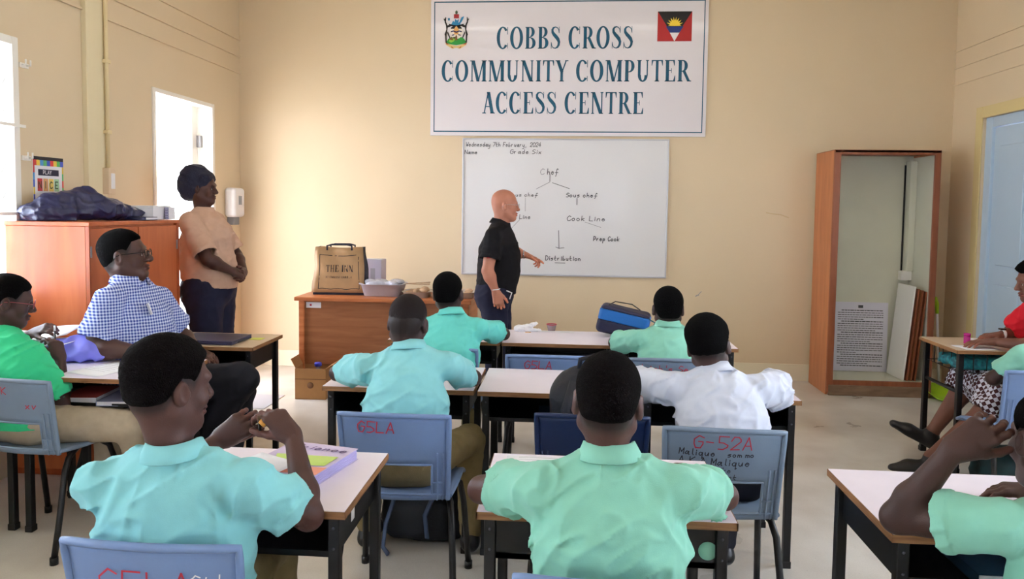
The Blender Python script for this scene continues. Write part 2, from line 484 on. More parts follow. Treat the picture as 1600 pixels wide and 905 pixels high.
# ------------------------------------------------------------------ people
def frame(yaw, pitch=0.0, roll=0.0):
    """columns: right, forward, up"""
    m = Matrix.Rotation(yaw, 3, 'Z') @ Matrix.Rotation(pitch, 3, 'X') @ Matrix.Rotation(roll, 3, 'Y')
    return np.array(m)
def head_field(h, c, R, s, male=True, chub=1.0, nose=1.0, age=1.0, lo_ext=0.16):
    c = V3(c)
    F = Field(c - 0.15 * s - np.array([0, 0, lo_ext - 0.13]), c + 0.16 * s, h)
    P = lambda x, y, z: c + R @ (np.array([x, y, z]) * s)
    E = lambda x, y, z, a, b, d, k=0.015, mode='add', Rr=None: F.ell(P(x, y, z), (a * s, b * s, d * s), R if Rr is None else R @ Rr, k * s, mode)
    Cn = lambda p, q, a, b, k=0.015, mode='add': F.cone(P(*p), P(*q), a * s, b * s, k * s, mode)
    E(0, -.012, .036, .073, .094, .083, 0)
    E(0, -.045, -.008, .057, .048, .058, .03)
    E(0, .026, -.030, .056 * chub, .060, .078, .035)
    E(0, .062, -.092, .027 * chub, .024, .022, .03)
    for q in (-1, 1):
        Cn((q * .052 * chub, -.002, -.052), (q * .016, .060, -.092), .019 * chub, .016, .03)
        E(q * .040 * chub, .060, -.028, .022 * chub, .020, .024, .02)          # cheek
    Cn((-.032, .076, .022), (.032, .076, .022), .013, .013, .02)               # brow
    for q in (-1, 1):
        E(q * .031, .092, .002, .017, .013, .012, .014, 'sub')                 # socket
        E(q * .031, .0705, .001, .0155, .0150, .0125, .004)                    # lids
        E(q * .031, .090, .000, .0115, .009, .0042, .002, 'sub')               # slit
    Cn((0, .083, .012), (0, .100 + .004 * nose, -.026), .0085, .0125 * nose, .010)
    for q in (-1, 1): E(q * .0135 * nose, .094, -.031, .0098 * nose, .011, .0085, .006)
    E(0, .086, -.056, .024, .013, .0075, .006)
    E(0, .085, -.069, .022, .013, .0085, .006)
    E(0, .098, -.0625, .022, .010, .0016, .002, 'sub')
    for q in (-1, 1):
        T = np.array(Matrix.Rotation(q * -0.35, 3, 'Z') @ Matrix.Rotation(0.12, 3, 'X'))
        E(q * .0775, -.006, -.006, .0095, .0195, .0315, .006, 'add', T)
        E(q * .087, -.001, -.003, .0065, .0105, .019, .004, 'sub', T)
        E(q * .079, .008, -.006, .005, .006, .009, .004)
    return F, P
def hairline(y, hr):
    na = hr.get('nape', -.058)
    return np.interp(y, [-.11, -.06, -.035, -.022, -.004, .018, .030, .05, .085], [na, na + .004, -.040, -.012, .022, .020, .010, .050, hr.get('front', .066)])
def head_piece(F, P, c, R, s, hair=None):
    v, f = F.nets()
    u = ((v - V3(c)) @ R) / s
    col = np.ones((len(v), 3))
    lip = (np.abs(u[:, 2] + .0625) < .0135) & (np.abs(u[:, 0]) < .026) & (u[:, 1] > .082)
    col[lip] = (1.05, .78, .80)
    if hair is not None:                                       # very short faded hair at the hairline
        g = (u[:, 2] - hairline(u[:, 1], hair)) / .030 + 1.0
        g = np.clip(g, 0, 1) * (np.abs(u[:, 0]) < .0755) * (u[:, 1] < .05)
        col *= (1 - .72 * g * g)[:, None]
    return v, f, col
def arm_piece(h, sh, el, wr, s, side, d, n, curls=(.5, .55, .6, .65), spread=.10, thumb=(.75, .55, .15), hs=None, bend=None, start=.30, thick=1.0, tbend=0.3):
    sh, el, wr = V3(sh), V3(el), V3(wr); d = nrm(d); n = V3(n); n = nrm(n - d * n.dot(d))
    hs = s if hs is None else hs
    th = np.cross(d, n) if side == 'R' else np.cross(n, d)
    a = sh + (el - sh) * start
    pts = np.array([a, el, wr, wr + d * .19 * hs, wr + d * .1 * hs + th * .09 * hs, wr + d * .08 * hs + n * .10 * hs])
    F = Field(pts.min(0) - .06 * thick, pts.max(0) + .06 * thick, h)
    t = thick
    F.cone(a, el, .046 * s * t, .037 * s * t, 0)
    m = el + (wr - el) * .28
    F.cone(el, m, .036 * s * t, .039 * s * t, .02); F.cone(m, wr, .038 * s * t, .0245 * s * (1 + (t - 1) * .4), .02)
    # hand
    W = lambda x, y, z: wr + (d * x + th * y + n * z) * hs
    palmf = nrm(n)
    F.cone(wr, W(.03, 0, 0), .0245 * hs, .028 * hs, .015, flat=palmf, f=.68)
    yo = (.030, .0105, -.010, -.029)
    bx = (.090, .095, .091, .082)
    ln = (.070, .078, .072, .056); rr = (.0093, .0095, .0090, .0080)
    for i in range(4):
        F.cone(W(.012, yo[i] * .55, 0), W(bx[i] * .97, yo[i], 0), .0165 * hs, .0115 * hs, .012)
    F.cone(W(.035, .012, .004), W(.075, -.012, .003), .020 * hs, .018 * hs, .015, flat=palmf, f=.7)
    for i in range(4):
        p = W(bx[i], yo[i], 0); fd = nrm(d + th * spread * (1.2 - .8 * i))
        ang = 0.0; c = curls[i]
        if not isinstance(c, (tuple, list)): c = (c * .7, c, c * .8)
        for j, (fr, cc) in enumerate(zip((.45, .30, .25), c)):
            ang += cc
            q = p + (fd * math.cos(ang) + palmf * math.sin(ang)) * ln[i] * fr * 1.05 * hs
            r0 = rr[i] * hs * (1 - .07 * j)
            F.cone(p, q, r0, r0 * .93, .004 if j else .007)
            p = q
    tx, ty, tz = thumb
    td = nrm(d * tx + th * ty + palmf * tz)
    p0 = W(.018, .020, .004); p1 = p0 + td * .044 * hs
    F.cone(p0, p1, .0155 * hs, .0125 * hs, .012)
    t2 = nrm(td + d * tbend + palmf * tbend * .5); p2 = p1 + t2 * .033 * hs
    F.cone(p1, p2, .0118 * hs, .0105 * hs, .005)
    t3 = nrm(t2 + d * tbend * .7 - th * tbend * .5); p3 = p2 + t3 * .026 * hs
    F.cone(p2, p3, .0105 * hs, .009 * hs, .004)
    v, f = F.nets()
    u = v - wr
    pal = (u @ n > .004) & (u @ d > .01)
    col = np.ones((len(v), 3)); col[pal] = (1.5, 1.32, 1.25)
    return v, f, col
def torso_stations(S):
    P, N = V3(S['P']), V3(S['N']); r = nrm(V3(S['shR']) - V3(S['shL'])); u = nrm(N - P); fw = nrm(np.cross(u, r))
    pos = lambda t: P + (N - P) * t - fw * S.get('bend', .02) * math.sin(PI * min(max(t, 0), 1)) + fw * 0
    return P, N, r, u, fw, pos
def fold_fn(S, amp, seed, P, N):
    k = S.get('foldf', 1.0)
    shL, shR = V3(S['shL']), V3(S['shR'])
    def fn(x, y, z):
        n1 = vnoise(x, y, z, (11 * k, 11 * k, 5.5 * k), seed)
        n2 = vnoise(x + n1 * .08, y + z * .35, z - x * .5, (20 * k, 20 * k, 9 * k), seed + 7)
        n3 = vnoise(x * 1.0 + z * .7, y, z - x * .6, (9 * k, 9 * k, 24 * k), seed + 3)
        rd = (1 - np.abs(2 * n2 - 1)) ** 2; r3 = (1 - np.abs(2 * n3 - 1)) ** 3
        out = -amp * (rd * .8 + r3 * .8 + n1 * .7 - .9)
        rr_ = nrm(shR - shL)
        for q, shp in ((-1, shL), (1, shR)):                   # creases fanning out of the armpits
            a = shp - np.array([0, 0, .085]) - rr_ * q * .02
            dx = ((x - a[0]) * rr_[0] + (y - a[1]) * rr_[1]) * -q; dz = z - a[2]
            dd = np.sqrt(dx * dx + dz * dz); th = np.arctan2(dz, dx)
            out -= amp * .8 * np.maximum(0, np.cos(th * 7 + n1 * 5 + seed)) ** 2 * np.exp(-dd / .11) * np.clip(dd / .07 - .2, 0, 1)
        return out
    return fn
def shirt_mesh(S, h, seed):
    P, N, r, u, fw, pos = torso_stations(S)
    shL, shR, elL, elR = [V3(S[k]) for k in ('shL', 'shR', 'elL', 'elR')]
    sl = S.get('sleeve', .62); w = S.get('w', 1.0); sr = S.get('sr', .058); nr0 = S.get('neck_r', .050)
    pts = np.array([P - u * .12, N, shL, shR, shL + (elL - shL) * sl, shR + (elR - shR) * sl])
    pad = .16 * max(w, 1) + (.10 if S.get('belly') else 0)
    F = Field(pts.min(0) - pad * np.array([1, 1, .6]), pts.max(0) + np.array([pad, pad, .09]), h)
    hw = S.get('hw', (.155, .148, .158, .125)); hd = S.get('hd', (.110, .100, .108, .085)); ts = S.get('ts', (-.06, .28, .52, .72))
    for i in range(3):
        fl = (hd[i] / hw[i] + hd[i + 1] / hw[i + 1]) / 2
        F.cone(pos(ts[i]), pos(ts[i + 1]), hw[i] * w, hw[i + 1] * w, .03 if i else 0, flat=fw, f=fl)
    if S.get('belly'):
        for (t, off, ra) in S['belly']: F.ell(pos(t) + fw * off, ra, np.stack([r, fw, u], 1), .07)
    sw = S.get('shw', .043)
    F.cone(shL, N - u * .022, sw, nr0 - .004, .035); F.cone(shR, N - u * .022, sw, nr0 - .004, .035)
    for sh, el in ((shL, elL), (shR, elR)):
        d = nrm(el - sh); e = sh + (el - sh) * sl
        F.cone(sh, e, sr * S.get('puff', .88), sr * S.get('flare', 1.03), .030, clip=[(e, d)])
        # hem band
        F.cone(e - d * .022, e - d * .002, sr * S.get('flare', 1.03) + .0015, sr * S.get('flare', 1.03) + .002, .004, clip=[(e, d), (e - d * .022, -d)])
    F.displace(fold_fn(S, S.get('fold', .006), seed, P, N))
    for sh, el in ((shL, elL), (shR, elR)):
        d = nrm(el - sh); e = sh + (el - sh) * sl
        F.cone(e - d * .035, e + d * .06, sr * .80, sr * S.get('flare', 1.03) - .007, .004, 'sub')
    nr = S.get('neck_r', .050)
    nd = nrm(V3(S['H']) - N)
    F.cone(N + u * .012, N + nd * .10, nr, nr * 1.15, .006, 'sub')
    if 'hem' in S: F.plane(V3(S['hem'][0]), V3(S['hem'][1]))
    elif 'hz' in S: F.plane((0, 0, S['hz']), (0, 0, -1))
    return F.nets()
def collar_mesh(S, h):
    """fold-down collar built around the neck"""
    N = V3(S['N']); H = V3(S['H']); u0 = nrm(N - V3(S['P'])); ax = nrm(u0 * .5 + nrm(H - N) * .5)
    r = nrm(V3(S['shR']) - V3(S['shL'])); r = nrm(r - ax * r.dot(ax)); fw = np.cross(ax, r)
    nr = S.get('neck_r', .050); M = MB(); rows = []
    nseg = 44; a0 = 0.34
    hgt = S.get('collar_h', .030)
    for i in range(nseg + 1):
        a = -PI / 2 + PI + a0 + (2 * PI - 2 * a0) * i / nseg     # from front round the back to the front
        a = PI / 2 + a0 + (2 * PI - 2 * a0) * i / nseg
        front = max(0, math.sin(a)); e = r * math.cos(a) + fw * math.sin(a) * 1.04
        lift = -.020 * front + .004 * (1 - front)
        drop = .036 + .020 * front ** 2
        wv = .0015 * math.sin(a * 5 + 1)
        base = N + ax * (lift + .010)
        prof = [(nr + .001, -.010), (nr + .000, hgt * .6), (nr + .003, hgt), (nr + .009, hgt + .001), (nr + .019 + wv, hgt - drop * .55), (nr + .027 + wv, hgt - drop),
                (nr + .024 + wv, hgt - drop - .003), (nr + .014, hgt - drop * .6), (nr + .006, hgt - .006), (nr + .005, -.008)]
        rows.append([tuple(base + e * q + ax * z) for (q, z) in prof])
    n = len(rows); m = len(rows[0])
    vs = [p for row in rows for p in row]; fs = []
    for i in range(n - 1):
        for j in range(m): fs.append((i * m + j, i * m + (j + 1) % m, (i + 1) * m + (j + 1) % m, (i + 1) * m + j))
    fs.append(tuple(range(m))); fs.append(tuple(reversed(range((n - 1) * m, n * m))))
    M.add(vs, fs, True)
    return M
def shoe_piece(S, ank, d, h=.007, flat=False):
    ank = V3(ank); d = nrm(d); up = V3(0, 0, 1) if abs(d[2]) < .3 else nrm(V3(0, 0, 1) - d * d[2])
    sc = S.get('shoe', 1.0); z0 = S.get('sole', ank[2] - .085)
    sole = ank - up * .085 * sc if 'sole' not in S else ank + up * (z0 - ank[2])
    heel = sole + up * .035 * sc - d * .04 * sc; ball = sole + up * .030 * sc + d * .10 * sc; toe = sole + up * .022 * sc + d * .175 * sc
    pts = np.array([heel, toe, ank])
    F = Field(pts.min(0) - .07, pts.max(0) + .07, h)
    F.cone(heel, ball, .034 * sc, .042 * sc, 0, flat=up, f=.9); F.cone(ball, toe, .041 * sc, .026 * sc, .02, flat=up, f=.8)
    if not flat: F.cone(heel + d * .02 * sc, ank, .036 * sc, .038 * sc, .03)
    else: F.cone(heel + up * .03 + d * .02, heel + up * .08 + d * .12, .026, .03, .004, 'sub')
    F.plane(sole + up * .002, -up)
    if not flat: F.plane(ank + up * .005, up)
    return F.nets()
def person(S):
    P, N, r, u, fw, pos = torso_stations(S)
    H = V3(S['H']); R = frame(*S['face']); s = S.get('hs', .97); bs = S.get('bs', .86)
    hh = S.get('h', .0035)
    yaw = math.atan2(-fw[0], fw[1])
    org = np.array([P[0], P[1], 0.0])
    root = thing('person', S['label'], 'person', tuple(org), 0, S.get('group'))
    def place(name, pieces, m):
        return link(name, net_mesh(name, pieces, org), m, root)
    # ---- body: head + neck + arms + core, one mesh
    F, Pf = head_field(hh, H, R, s, chub=S.get('chub', 1.0), nose=S.get('nose', 1.0), lo_ext=.20)
    nr = S.get('neck_r', .050) - .003
    F.cone(H + R @ V3(0, -.022, -.045) * s, N - u * .03, nr * .97, nr * 1.02, .03)
    pieces = [head_piece(F, Pf, H, R, s, S.get('hair'))]
    shL, shR, elL, elR, wrL, wrR = [V3(S[k]) for k in ('shL', 'shR', 'elL', 'elR', 'wrL', 'wrR')]
    for side, a, b, c, hd in (('L', shL, elL, wrL, S['handL']), ('R', shR, elR, wrR, S['handR'])):
        k = dict(hd); ah = k.pop('h', S.get('ah', .0045))
        pieces.append(arm_piece(ah, a, b, c, bs, side, thick=S.get('thick', 1.0), **k))
    core = Field(np.minimum(P, N) - .32, np.maximum(P, N) + .32, .016)
    w = S.get('w', 1.0); hw = S.get('hw', (.155, .148, .158, .125)); hdp = S.get('hd', (.110, .100, .108, .085)); ts = S.get('ts', (-.06, .28, .52, .72))
    for i in range(3):
        fl = (hdp[i] / hw[i] + hdp[i + 1] / hw[i + 1]) / 2
        core.cone(pos(ts[i] if i else .10), pos(ts[i + 1]), (hw[i] * w - .028) * (1 if i else .62), hw[i + 1] * w - .028, .03 if i else 0, flat=fw, f=fl)
    core.cone(shL, N - u * .03, .034, .034, .03); core.cone(shR, N - u * .03, .034, .034, .03)
    core.cone(shL, shL + (elL - shL) * .4, .034, .034, .02); core.cone(shR, shR + (elR - shR) * .4, .034, .034, .02)
    core.cone(N - u * .08, N + u * .0, .04, .04, .02)
    pieces.append((*core.nets(), None))
    # ---- legs
    kneeL, kneeR, ankL, ankR = [V3(S[k]) for k in ('kneeL', 'kneeR', 'ankL', 'ankR')]
    hipo = S.get('hipo', .078); hipL = P - r * hipo; hipR = P + r * hipo
    tr = S.get('tr', (.080, .062, .050)); bare = S.get('bare_legs')
    lg = Field(np.min([hipL, hipR, kneeL, kneeR, ankL, ankR], 0) - .12, np.max([hipL, hipR, kneeL, kneeR, ankL, ankR], 0) + .12, .006 if bare else .014)
    q = 1.0 if bare else .80
    for a, b, c in ((hipL, kneeL, ankL), (hipR, kneeR, ankR)):
        lg.cone(a, b, tr[0] * q, tr[1] * q, .02)
        m = b + (c - b) * .3 - (fw * .012 if bare else 0)
        lg.cone(b, m, tr[1] * q * .92, tr[2] * q * 1.05, .02); lg.cone(m, c, tr[2] * q * 1.05, .034, .02)
        lg.cone(c, c - V3(0, 0, .03), .034, .034, .02)
    pieces.append((*lg.nets(), None))
    body = place('body', pieces, skin(S['skin']))
    # ---- eyes
    for q in (-1, 1):
        e = MB(); bm = bmesh.new(); bmesh.ops.create_uvsphere(bm, u_segments=14, v_segments=10, radius=.0125 * s)
        e.add([tuple(v.co) for v in bm.verts], [tuple(v.index for v in f.verts) for f in bm.faces], True); bm.free()
        o = e.build('eye', MATS['eye_white'], body, loc=tuple(H + R @ V3(q * .031, .0725, .0003) * s - org))
        i = MB(); M4 = Matrix(R.tolist()).to_4x4() @ Matrix.Rotation(-PI / 2, 4, 'X')
        i.lathe([(.0001, .0128 * s), (.0035 * s, .0125 * s), (.0056 * s, .0114 * s), (.0057 * s, .0108 * s)], n=14, M=M4)
        i.build('iris', MATS['eye_iris'], o)
    # ---- hair
    if S.get('hair') is not None:
        hr = S['hair']; th = hr.get('t', .006); tex = hr.get('tex', .0015)
        G = Field(H - .13 * s - .01, H + .15 * s + .03, hr.get('h', .0035))
        def disp(cz, cy):
            def fn(ul, X, Y, Z):
                y = ul[1] / s + cy; z = ul[2] / s + cz; x = np.abs(ul[0]) / s
                line = hairline(y, hr).astype(np.float32)
                n = vnoise(X, Y, Z, (60, 60, 60), 2) - .5
                g = (z - line + n * .006) / hr.get('fade', .030)
                t = np.clip(g + .2, 0, 1); t = t * t * (3 - 2 * t)
                nn = vnoise(X, Y, Z, (170, 170, 170), 4) - .5
                top = np.clip((z - .02) / .06, 0, 1) * hr.get('topx', .003)
                return -(-.006 + (th + top + .006) * t) * s + nn * tex * t
            return fn
        G.ell(H + R @ V3(0, -.012, .036) * s, (.073 * s, .094 * s, .083 * s), R, 0, disp=disp(.036, -.012))
        G.ell(H + R @ V3(0, -.045, -.008) * s, (.057 * s, .048 * s, .058 * s), R, .02, disp=disp(-.008, -.045))
        link('hair', net_mesh('hair', [G.nets()], org), MATS[hr.get('m', 'hair_black')], body)
        for q in (-1, 1):
            b = MB(); b.tube([tuple(H + R @ V3(q * (.016 + .012 * k), .0895 - .0035 * k * k * .5, .0215 + .004 * math.sin(k * 1.2)) * s - org) for k in (0, .6, 1.2, 1.8, 2.4)],
                             [.0016, .0026, .0026, .0022, .0012], 6, flat=.6)
            b.build('eyebrow', MATS[hr.get('m', 'hair_black')], body)
    # ---- clothes
    sm = S['shirt_m']
    link('shirt', net_mesh('shirt', [shirt_mesh(S, S.get('sh', .006), S.get('seed', 1))], org), sm, root)
    if S.get('collar', True):
        C = collar_mesh(S, hh); C.v = [tuple(np.array(v) - org) for v in C.v]
        C.build('collar', S.get('collar_m', sm), root)
    if not bare:
        T = Field(np.min([hipL, hipR, kneeL, kneeR, ankL, ankR], 0) - .2, np.max([hipL, hipR, kneeL, kneeR, ankL, ankR], 0) + .2, S.get('th', .009))
        T.cone(P - r * .05, P + r * .05, *(S.get('pelv', (.095, .095))), 0)
        if 'waist' in S: T.cone(P, P + u * S['waist'], S['pelv'][0], S['pelv'][0] * .97, .03, flat=fw, f=S.get('wf', .9))
        if 'seat_b' in S:
            T.ell(P - fw * S['seat_b'][0] - u * .02, S['seat_b'][1], np.stack([r, fw, u], 1), .05)
        for a, b, c in ((hipL, kneeL, ankL), (hipR, kneeR, ankR)):
            T.cone(a, b, *tr[:2], .03); T.cone(b, c, tr[1], tr[2], .02, clip=[(c + V3(0, 0, -.03), V3(0, 0, -1))])
        if 'hz' in S: T.plane((0, 0, .452), (0, 0, -1)) if False else None
        if 'hem' in S and S.get('tuck'): T.plane(P + V3(0, 0, S['tuck'][2] - P[2]), u)
        T.displace(fold_fn(dict(S, foldf=.9), .006, S.get('seed', 1) + 11, P, N))
        link('trousers', net_mesh('trousers', [T.nets()], org), S['trouser_m'], root)
    for k, a in (('footL', ankL), ('footR', ankR)):
        if S.get('noshoes'): break
        d = S.get(k, fw * V3(1, 1, 0))
        link('shoe', net_mesh('shoe', [shoe_piece(S, a, d, flat=S.get('flat_shoe', False))], org), S.get('shoe_m', MATS['shoe_black']), root)
    return root, org, R, body
def glasses(root, org, H, R, s, m, r=.0014, lens=True):
    H = V3(H); g = MB()
    T = lambda x, y, z: tuple(H + R @ V3(x, y, z) * s - org)
    for q in (-1, 1):
        pts = []
        for k in range(20):
            a = 2 * PI * k / 20; ca, sa = math.cos(a), math.sin(a)
            pts.append(T(q * .033 + .0235 * math.copysign(abs(ca) ** .7, ca), .1035 - .05 * abs(.0235 * ca * q + .02) * 1.0, .001 + .0165 * math.copysign(abs(sa) ** .75, sa)))
        g.tube(pts, r, 6, closed=True)
        g.tube([T(q * .057, .099, .006), T(q * .072, .080, .008), T(q * .080, .02, .008), T(q * .082, -.012, .004), T(q * .080, -.026, -.016)], r, 6)
    g.tube([T(-.010, .102, .004), T(0, .105, .007), T(.010, .102, .004)], r, 6)
    o = g.build('glasses', m, root)
    if lens:
        for q in (-1, 1):
            l = MB(); l.add([T(q * .033 + .0225 * math.cos(2 * PI * k / 16), .1015, .001 + .0155 * math.sin(2 * PI * k / 16)) for k in range(16)], [tuple(range(16))])
            l.build('lens', MATS['clear_lens'], o)
    return o
_SK = {}
def skin(rgb):
    k = 'skin_%d_%d_%d' % tuple(rgb)
    if k not in MATS:
        m = mat(k, rgb, rough=.52, spec=.35, attr='tint', noise=.16, nscale=9, bump=.10, bscale=320)
        m.node_tree.nodes['Principled BSDF'].inputs['Subsurface Weight'].default_value = 0.0
    return MATS[k]
# ------------------------------------------------------------------ the room
wall_m = mat('wall_cream', (220, 200, 168), rough=.55, spec=.25, noise=.05, nscale=1.3, bump=.04, bscale=90)
ceil_m = mat('ceiling_white', (236, 230, 215), rough=.8)
def floor_mat():
    m = mat('floor_vinyl', (214, 208, 200), rough=.22, spec=.5)
    nt = m.node_tree; N = nt.nodes; L = nt.links; b = N['Principled BSDF']
    tc = N.new('ShaderNodeTexCoord')
    n1 = N.new('ShaderNodeTexNoise'); n1.inputs['Scale'].default_value = 2.2; n1.inputs['Detail'].default_value = 6
    n2 = N.new('ShaderNodeTexVoronoi'); n2.inputs['Scale'].default_value = 26
    n3 = N.new('ShaderNodeTexNoise'); n3.inputs['Scale'].default_value = 180
    for n in (n1, n2, n3): L.new(tc.outputs['Object'], n.inputs['Vector'])
    r1 = N.new('ShaderNodeValToRGB'); r1.color_ramp.elements[0].position = .35; r1.color_ramp.elements[1].position = .62
    r1.color_ramp.elements[0].color = (*lin((196, 188, 178)), 1); r1.color_ramp.elements[1].color = (*lin((220, 215, 208)), 1)
    L.new(n1.outputs['Fac'], r1.inputs[0])
    r2 = N.new('ShaderNodeMapRange'); r2.inputs['From Min'].default_value = .03; r2.inputs['From Max'].default_value = .07
    r2.inputs['To Min'].default_value = .72; L.new(n2.outputs['Distance'], r2.inputs['Value'])
    r3 = N.new('ShaderNodeMapRange'); r3.inputs['From Min'].default_value = .3; r3.inputs['From Max'].default_value = .7; r3.inputs['To Min'].default_value = .9
    L.new(n3.outputs['Fac'], r3.inputs['Value'])
    mu = N.new('ShaderNodeMath'); mu.operation = 'MULTIPLY'; L.new(r2.outputs[0], mu.inputs[0]); L.new(r3.outputs[0], mu.inputs[1])
    mx = N.new('ShaderNodeMix'); mx.data_type = 'RGBA'; mx.blend_type = 'MULTIPLY'; mx.inputs['Factor'].default_value = 1
    L.new(r1.outputs[0], mx.inputs['A']); L.new(mu.outputs[0], mx.inputs['B']); L.new(mx.outputs['Result'], b.inputs['Base Color'])
    rr = N.new('ShaderNodeMapRange'); rr.inputs['To Min'].default_value = .2; rr.inputs['To Max'].default_value = .42
    L.new(n1.outputs['Fac'], rr.inputs['Value']); L.new(rr.outputs[0], b.inputs['Roughness'])
    return m
T = 0.16
struct(MB().box(XL - T, XR + T, YF - T, YB + T, -0.12, 0).build('floor', floor_mat()))
struct(MB().box(XL - T, XR + T, YF - T, YB + T, ZC, ZC + .1).build('ceiling', ceil_m))
def wall_with_holes(name, axis, c0, c1, a0, a1, holes):
    """axis 'y': wall in the y-z plane spanning x c0..c1; axis 'x': wall in the x-z plane"""
    M = MB(); cur = a0
    def bx(p, q, z0, z1):
        if q - p < 1e-4 or z1 - z0 < 1e-4: return
        if axis == 'y': M.box(c0, c1, p, q, z0, z1)
        else: M.box(p, q, c0, c1, z0, z1)
    for (p, q, z0, z1) in sorted(holes):
        bx(cur, p, 0, ZC); bx(p, q, 0, z0); bx(p, q, z1, ZC); cur = q
    bx(cur, a1, 0, ZC)
    return struct(M.build(name, wall_m))
wall_with_holes('wall_left', 'y', XL - T, XL, YF, YB, LEFT_WIN + [DOOR_L])
DOOR_R = (5.05, 6.13, 0.0, 2.25)
wall_with_holes('wall_right', 'y', XR, XR + T, YF, YB, ADDED_RIGHT_WIN + [DOOR_R])
wall_with_holes('wall_back', 'x', YB, YB + T, XL - T, XR + T, [])
wall_with_holes('wall_rear', 'x', YF - T, YF, XL - T, XR + T, REAR_WIN)
base_m = mat('skirting_cream', (232, 222, 196), rough=.5)
struct(MB().box(XL, XR, YB - .012, YB, 0, .15, .003).build('baseboard_back', base_m))
struct(MB().box(XL, XL + .012, YF, 5.13, 0, .15, .003).build('baseboard_left', base_m))
struct(MB().box(XR - .012, XR, YF, 5.0, 0, .15, .003).build('baseboard_right', base_m))
for z in (2.69, 2.84, 2.99):
    struct(MB().box(XL, XL + .016, YF, YB, z - .008, z + .008, .003).build('trim_1', wall_m))
for z in (2.86, 2.72, 2.58):
    struct(MB().box(XR - .012, XR, YF, YB, z - .006, z + .006, .002).build('trim_2', wall_m))
# boxed-in conduit and pipe on the left wall
pil = MB().box(XL, XL + .035, 4.40, 4.585, 0, ZC, .004).build('trim_3', mat('trim_cream', (226, 212, 176), rough=.5)); struct(pil)
pp = thing('conduit_pipe', 'cream painted conduit pipe running up the left wall to its junction box', 'pipe', (XL + .052, 4.57, 0))
MB().tube([(0, 0, 1.72), (0, 0, 3.69)], .013, 10).build('pipe', MATS['cream_paint'], pp)
for z in (1.95, 2.4, 2.9, 3.4): MB().box(-.017, .017, -.022, .022, z - .012, z + .012, .003).build('clip', MATS['cream_paint'], pp)
jb = MB().box(-.03, .03, -.035, .035, -.085, .085, .006).build('junction_box', mat('switch_cream', (214, 190, 160), rough=.4), pp, loc=(-.0, 0, 1.635))
MB().box(.028, .034, -.02, .02, -.05, .05, .003).build('rocker_plate', MATS['white_plastic'], jb)
# left doorway
frame_m = mat('frame_white', (240, 236, 228), rough=.35)
d = struct(MB().box(XL - T + .002, XL + .012, 5.172, 5.205, 0, 2.338, .003).box(XL - T + .002, XL + .012, 6.060, 6.098, 0, 2.338, .003).box(XL - T + .004, XL + .010, 5.206, 6.059, 2.305, 2.338, .003).build('door_1', frame_m))
MB().box(-.02, .02, -.018, .018, -.05, .05, .003).build('hinge', mat('hinge_grey', (150, 150, 155), rough=.3, metal=.8), d, loc=(XL - .10, 6.045, 2.02))
MB().box(-.02, .02, -.018, .018, -.05, .05, .003).build('hinge', MATS['hinge_grey'], d, loc=(XL - .10, 6.045, .35))
MB().box(XL - .155, XL - .115, 5.955, 6.05, .02, 2.32, .003).build('screen_leaf', frame_m, d)
# windows: frame, bars, louvre glass
glass_m = mat('window_glass', (235, 245, 250), rough=.02, trans=1.0)
MATS['window_glass'].node_tree.nodes['Principled BSDF'].inputs['IOR'].default_value = 1.05
def window(k, side, a, b, z0, z1):
    f = MB(); w = .045
    def bx(M, p, q, u, v, t0=-.10, t1=.012, bv=.003):
        if side == 'L': M.box(XL + t0, XL + t1, p, q, u, v, bv)
        elif side == 'R': M.box(XR - t1, XR - t0, p, q, u, v, bv)
        else: M.box(p, q, YF + t0, YF + t1, u, v, bv)
        return M
    bx(f, a + .001, a + w, z0 + .001, z1 - .001); bx(f, b - w, b - .001, z0 + .001, z1 - .001); bx(f, a + w, b - w, z1 - w, z1 - .001, -.098, .010); bx(f, a + w, b - w, z0 + .001, z0 + w, -.098, .010)
    o = struct(f.build('window_%d' % k, frame_m))
    m = (a + b) / 2
    bx(MB(), m - .02, m + .02, z0, z1).build('mullion', frame_m, o)
    for zz in (z0 + .48, z0 + .96):
        bx(MB(), a - .02, b + .02, zz - .008, zz + .008, .015, .03, 0).build('security_bar', frame_m, o)
    n = 9
    for i in range(n):
        zz = z0 + w + (z1 - z0 - 2 * w) * (i + .5) / n; g = MB()
        for (p, q) in ((a + w, m - .02), (m + .02, b - w)):
            if side == 'L': g.add([(XL - .09, p, zz - .05), (XL - .09, q, zz - .05), (XL - .03, q, zz + .05), (XL - .03, p, zz + .05)], [(0, 1, 2, 3)])
            elif side == 'R': g.add([(XR + .09, p, zz - .05), (XR + .09, q, zz - .05), (XR + .03, q, zz + .05), (XR + .03, p, zz + .05)], [(0, 1, 2, 3)])
            else: g.add([(p, YF - .09, zz - .05), (q, YF - .09, zz - .05), (q, YF - .03, zz + .05), (p, YF - .03, zz + .05)], [(0, 1, 2, 3)])
        solid(g.build('louvre_pane', glass_m, o), .004)
k = 1
for w_ in LEFT_WIN: window(k, 'L', *w_); k += 1
for w_ in ADDED_RIGHT_WIN: window(k, 'R', *w_); k += 1
for w_ in REAR_WIN: window(k, 'B', *w_); k += 1
# window hooks on the left wall beside the window
for z in (2.25, 1.74):
    h = MB().tube([(XL, 3.89, z), (XL + .03, 3.89, z), (XL + .03, 3.89, z + .03)], .005, 6).tube([(XL, 3.925, z), (XL + .03, 3.925, z), (XL + .03, 3.925, z + .03)], .005, 6).box(XL, XL + .008, 3.875, 3.94, z - .015, z + .012)
    tag(h.build('curtain_hook', frame_m), 'small white double hook beside the %s of the left window' % ('top' if z > 2 else 'middle'), 'hook')
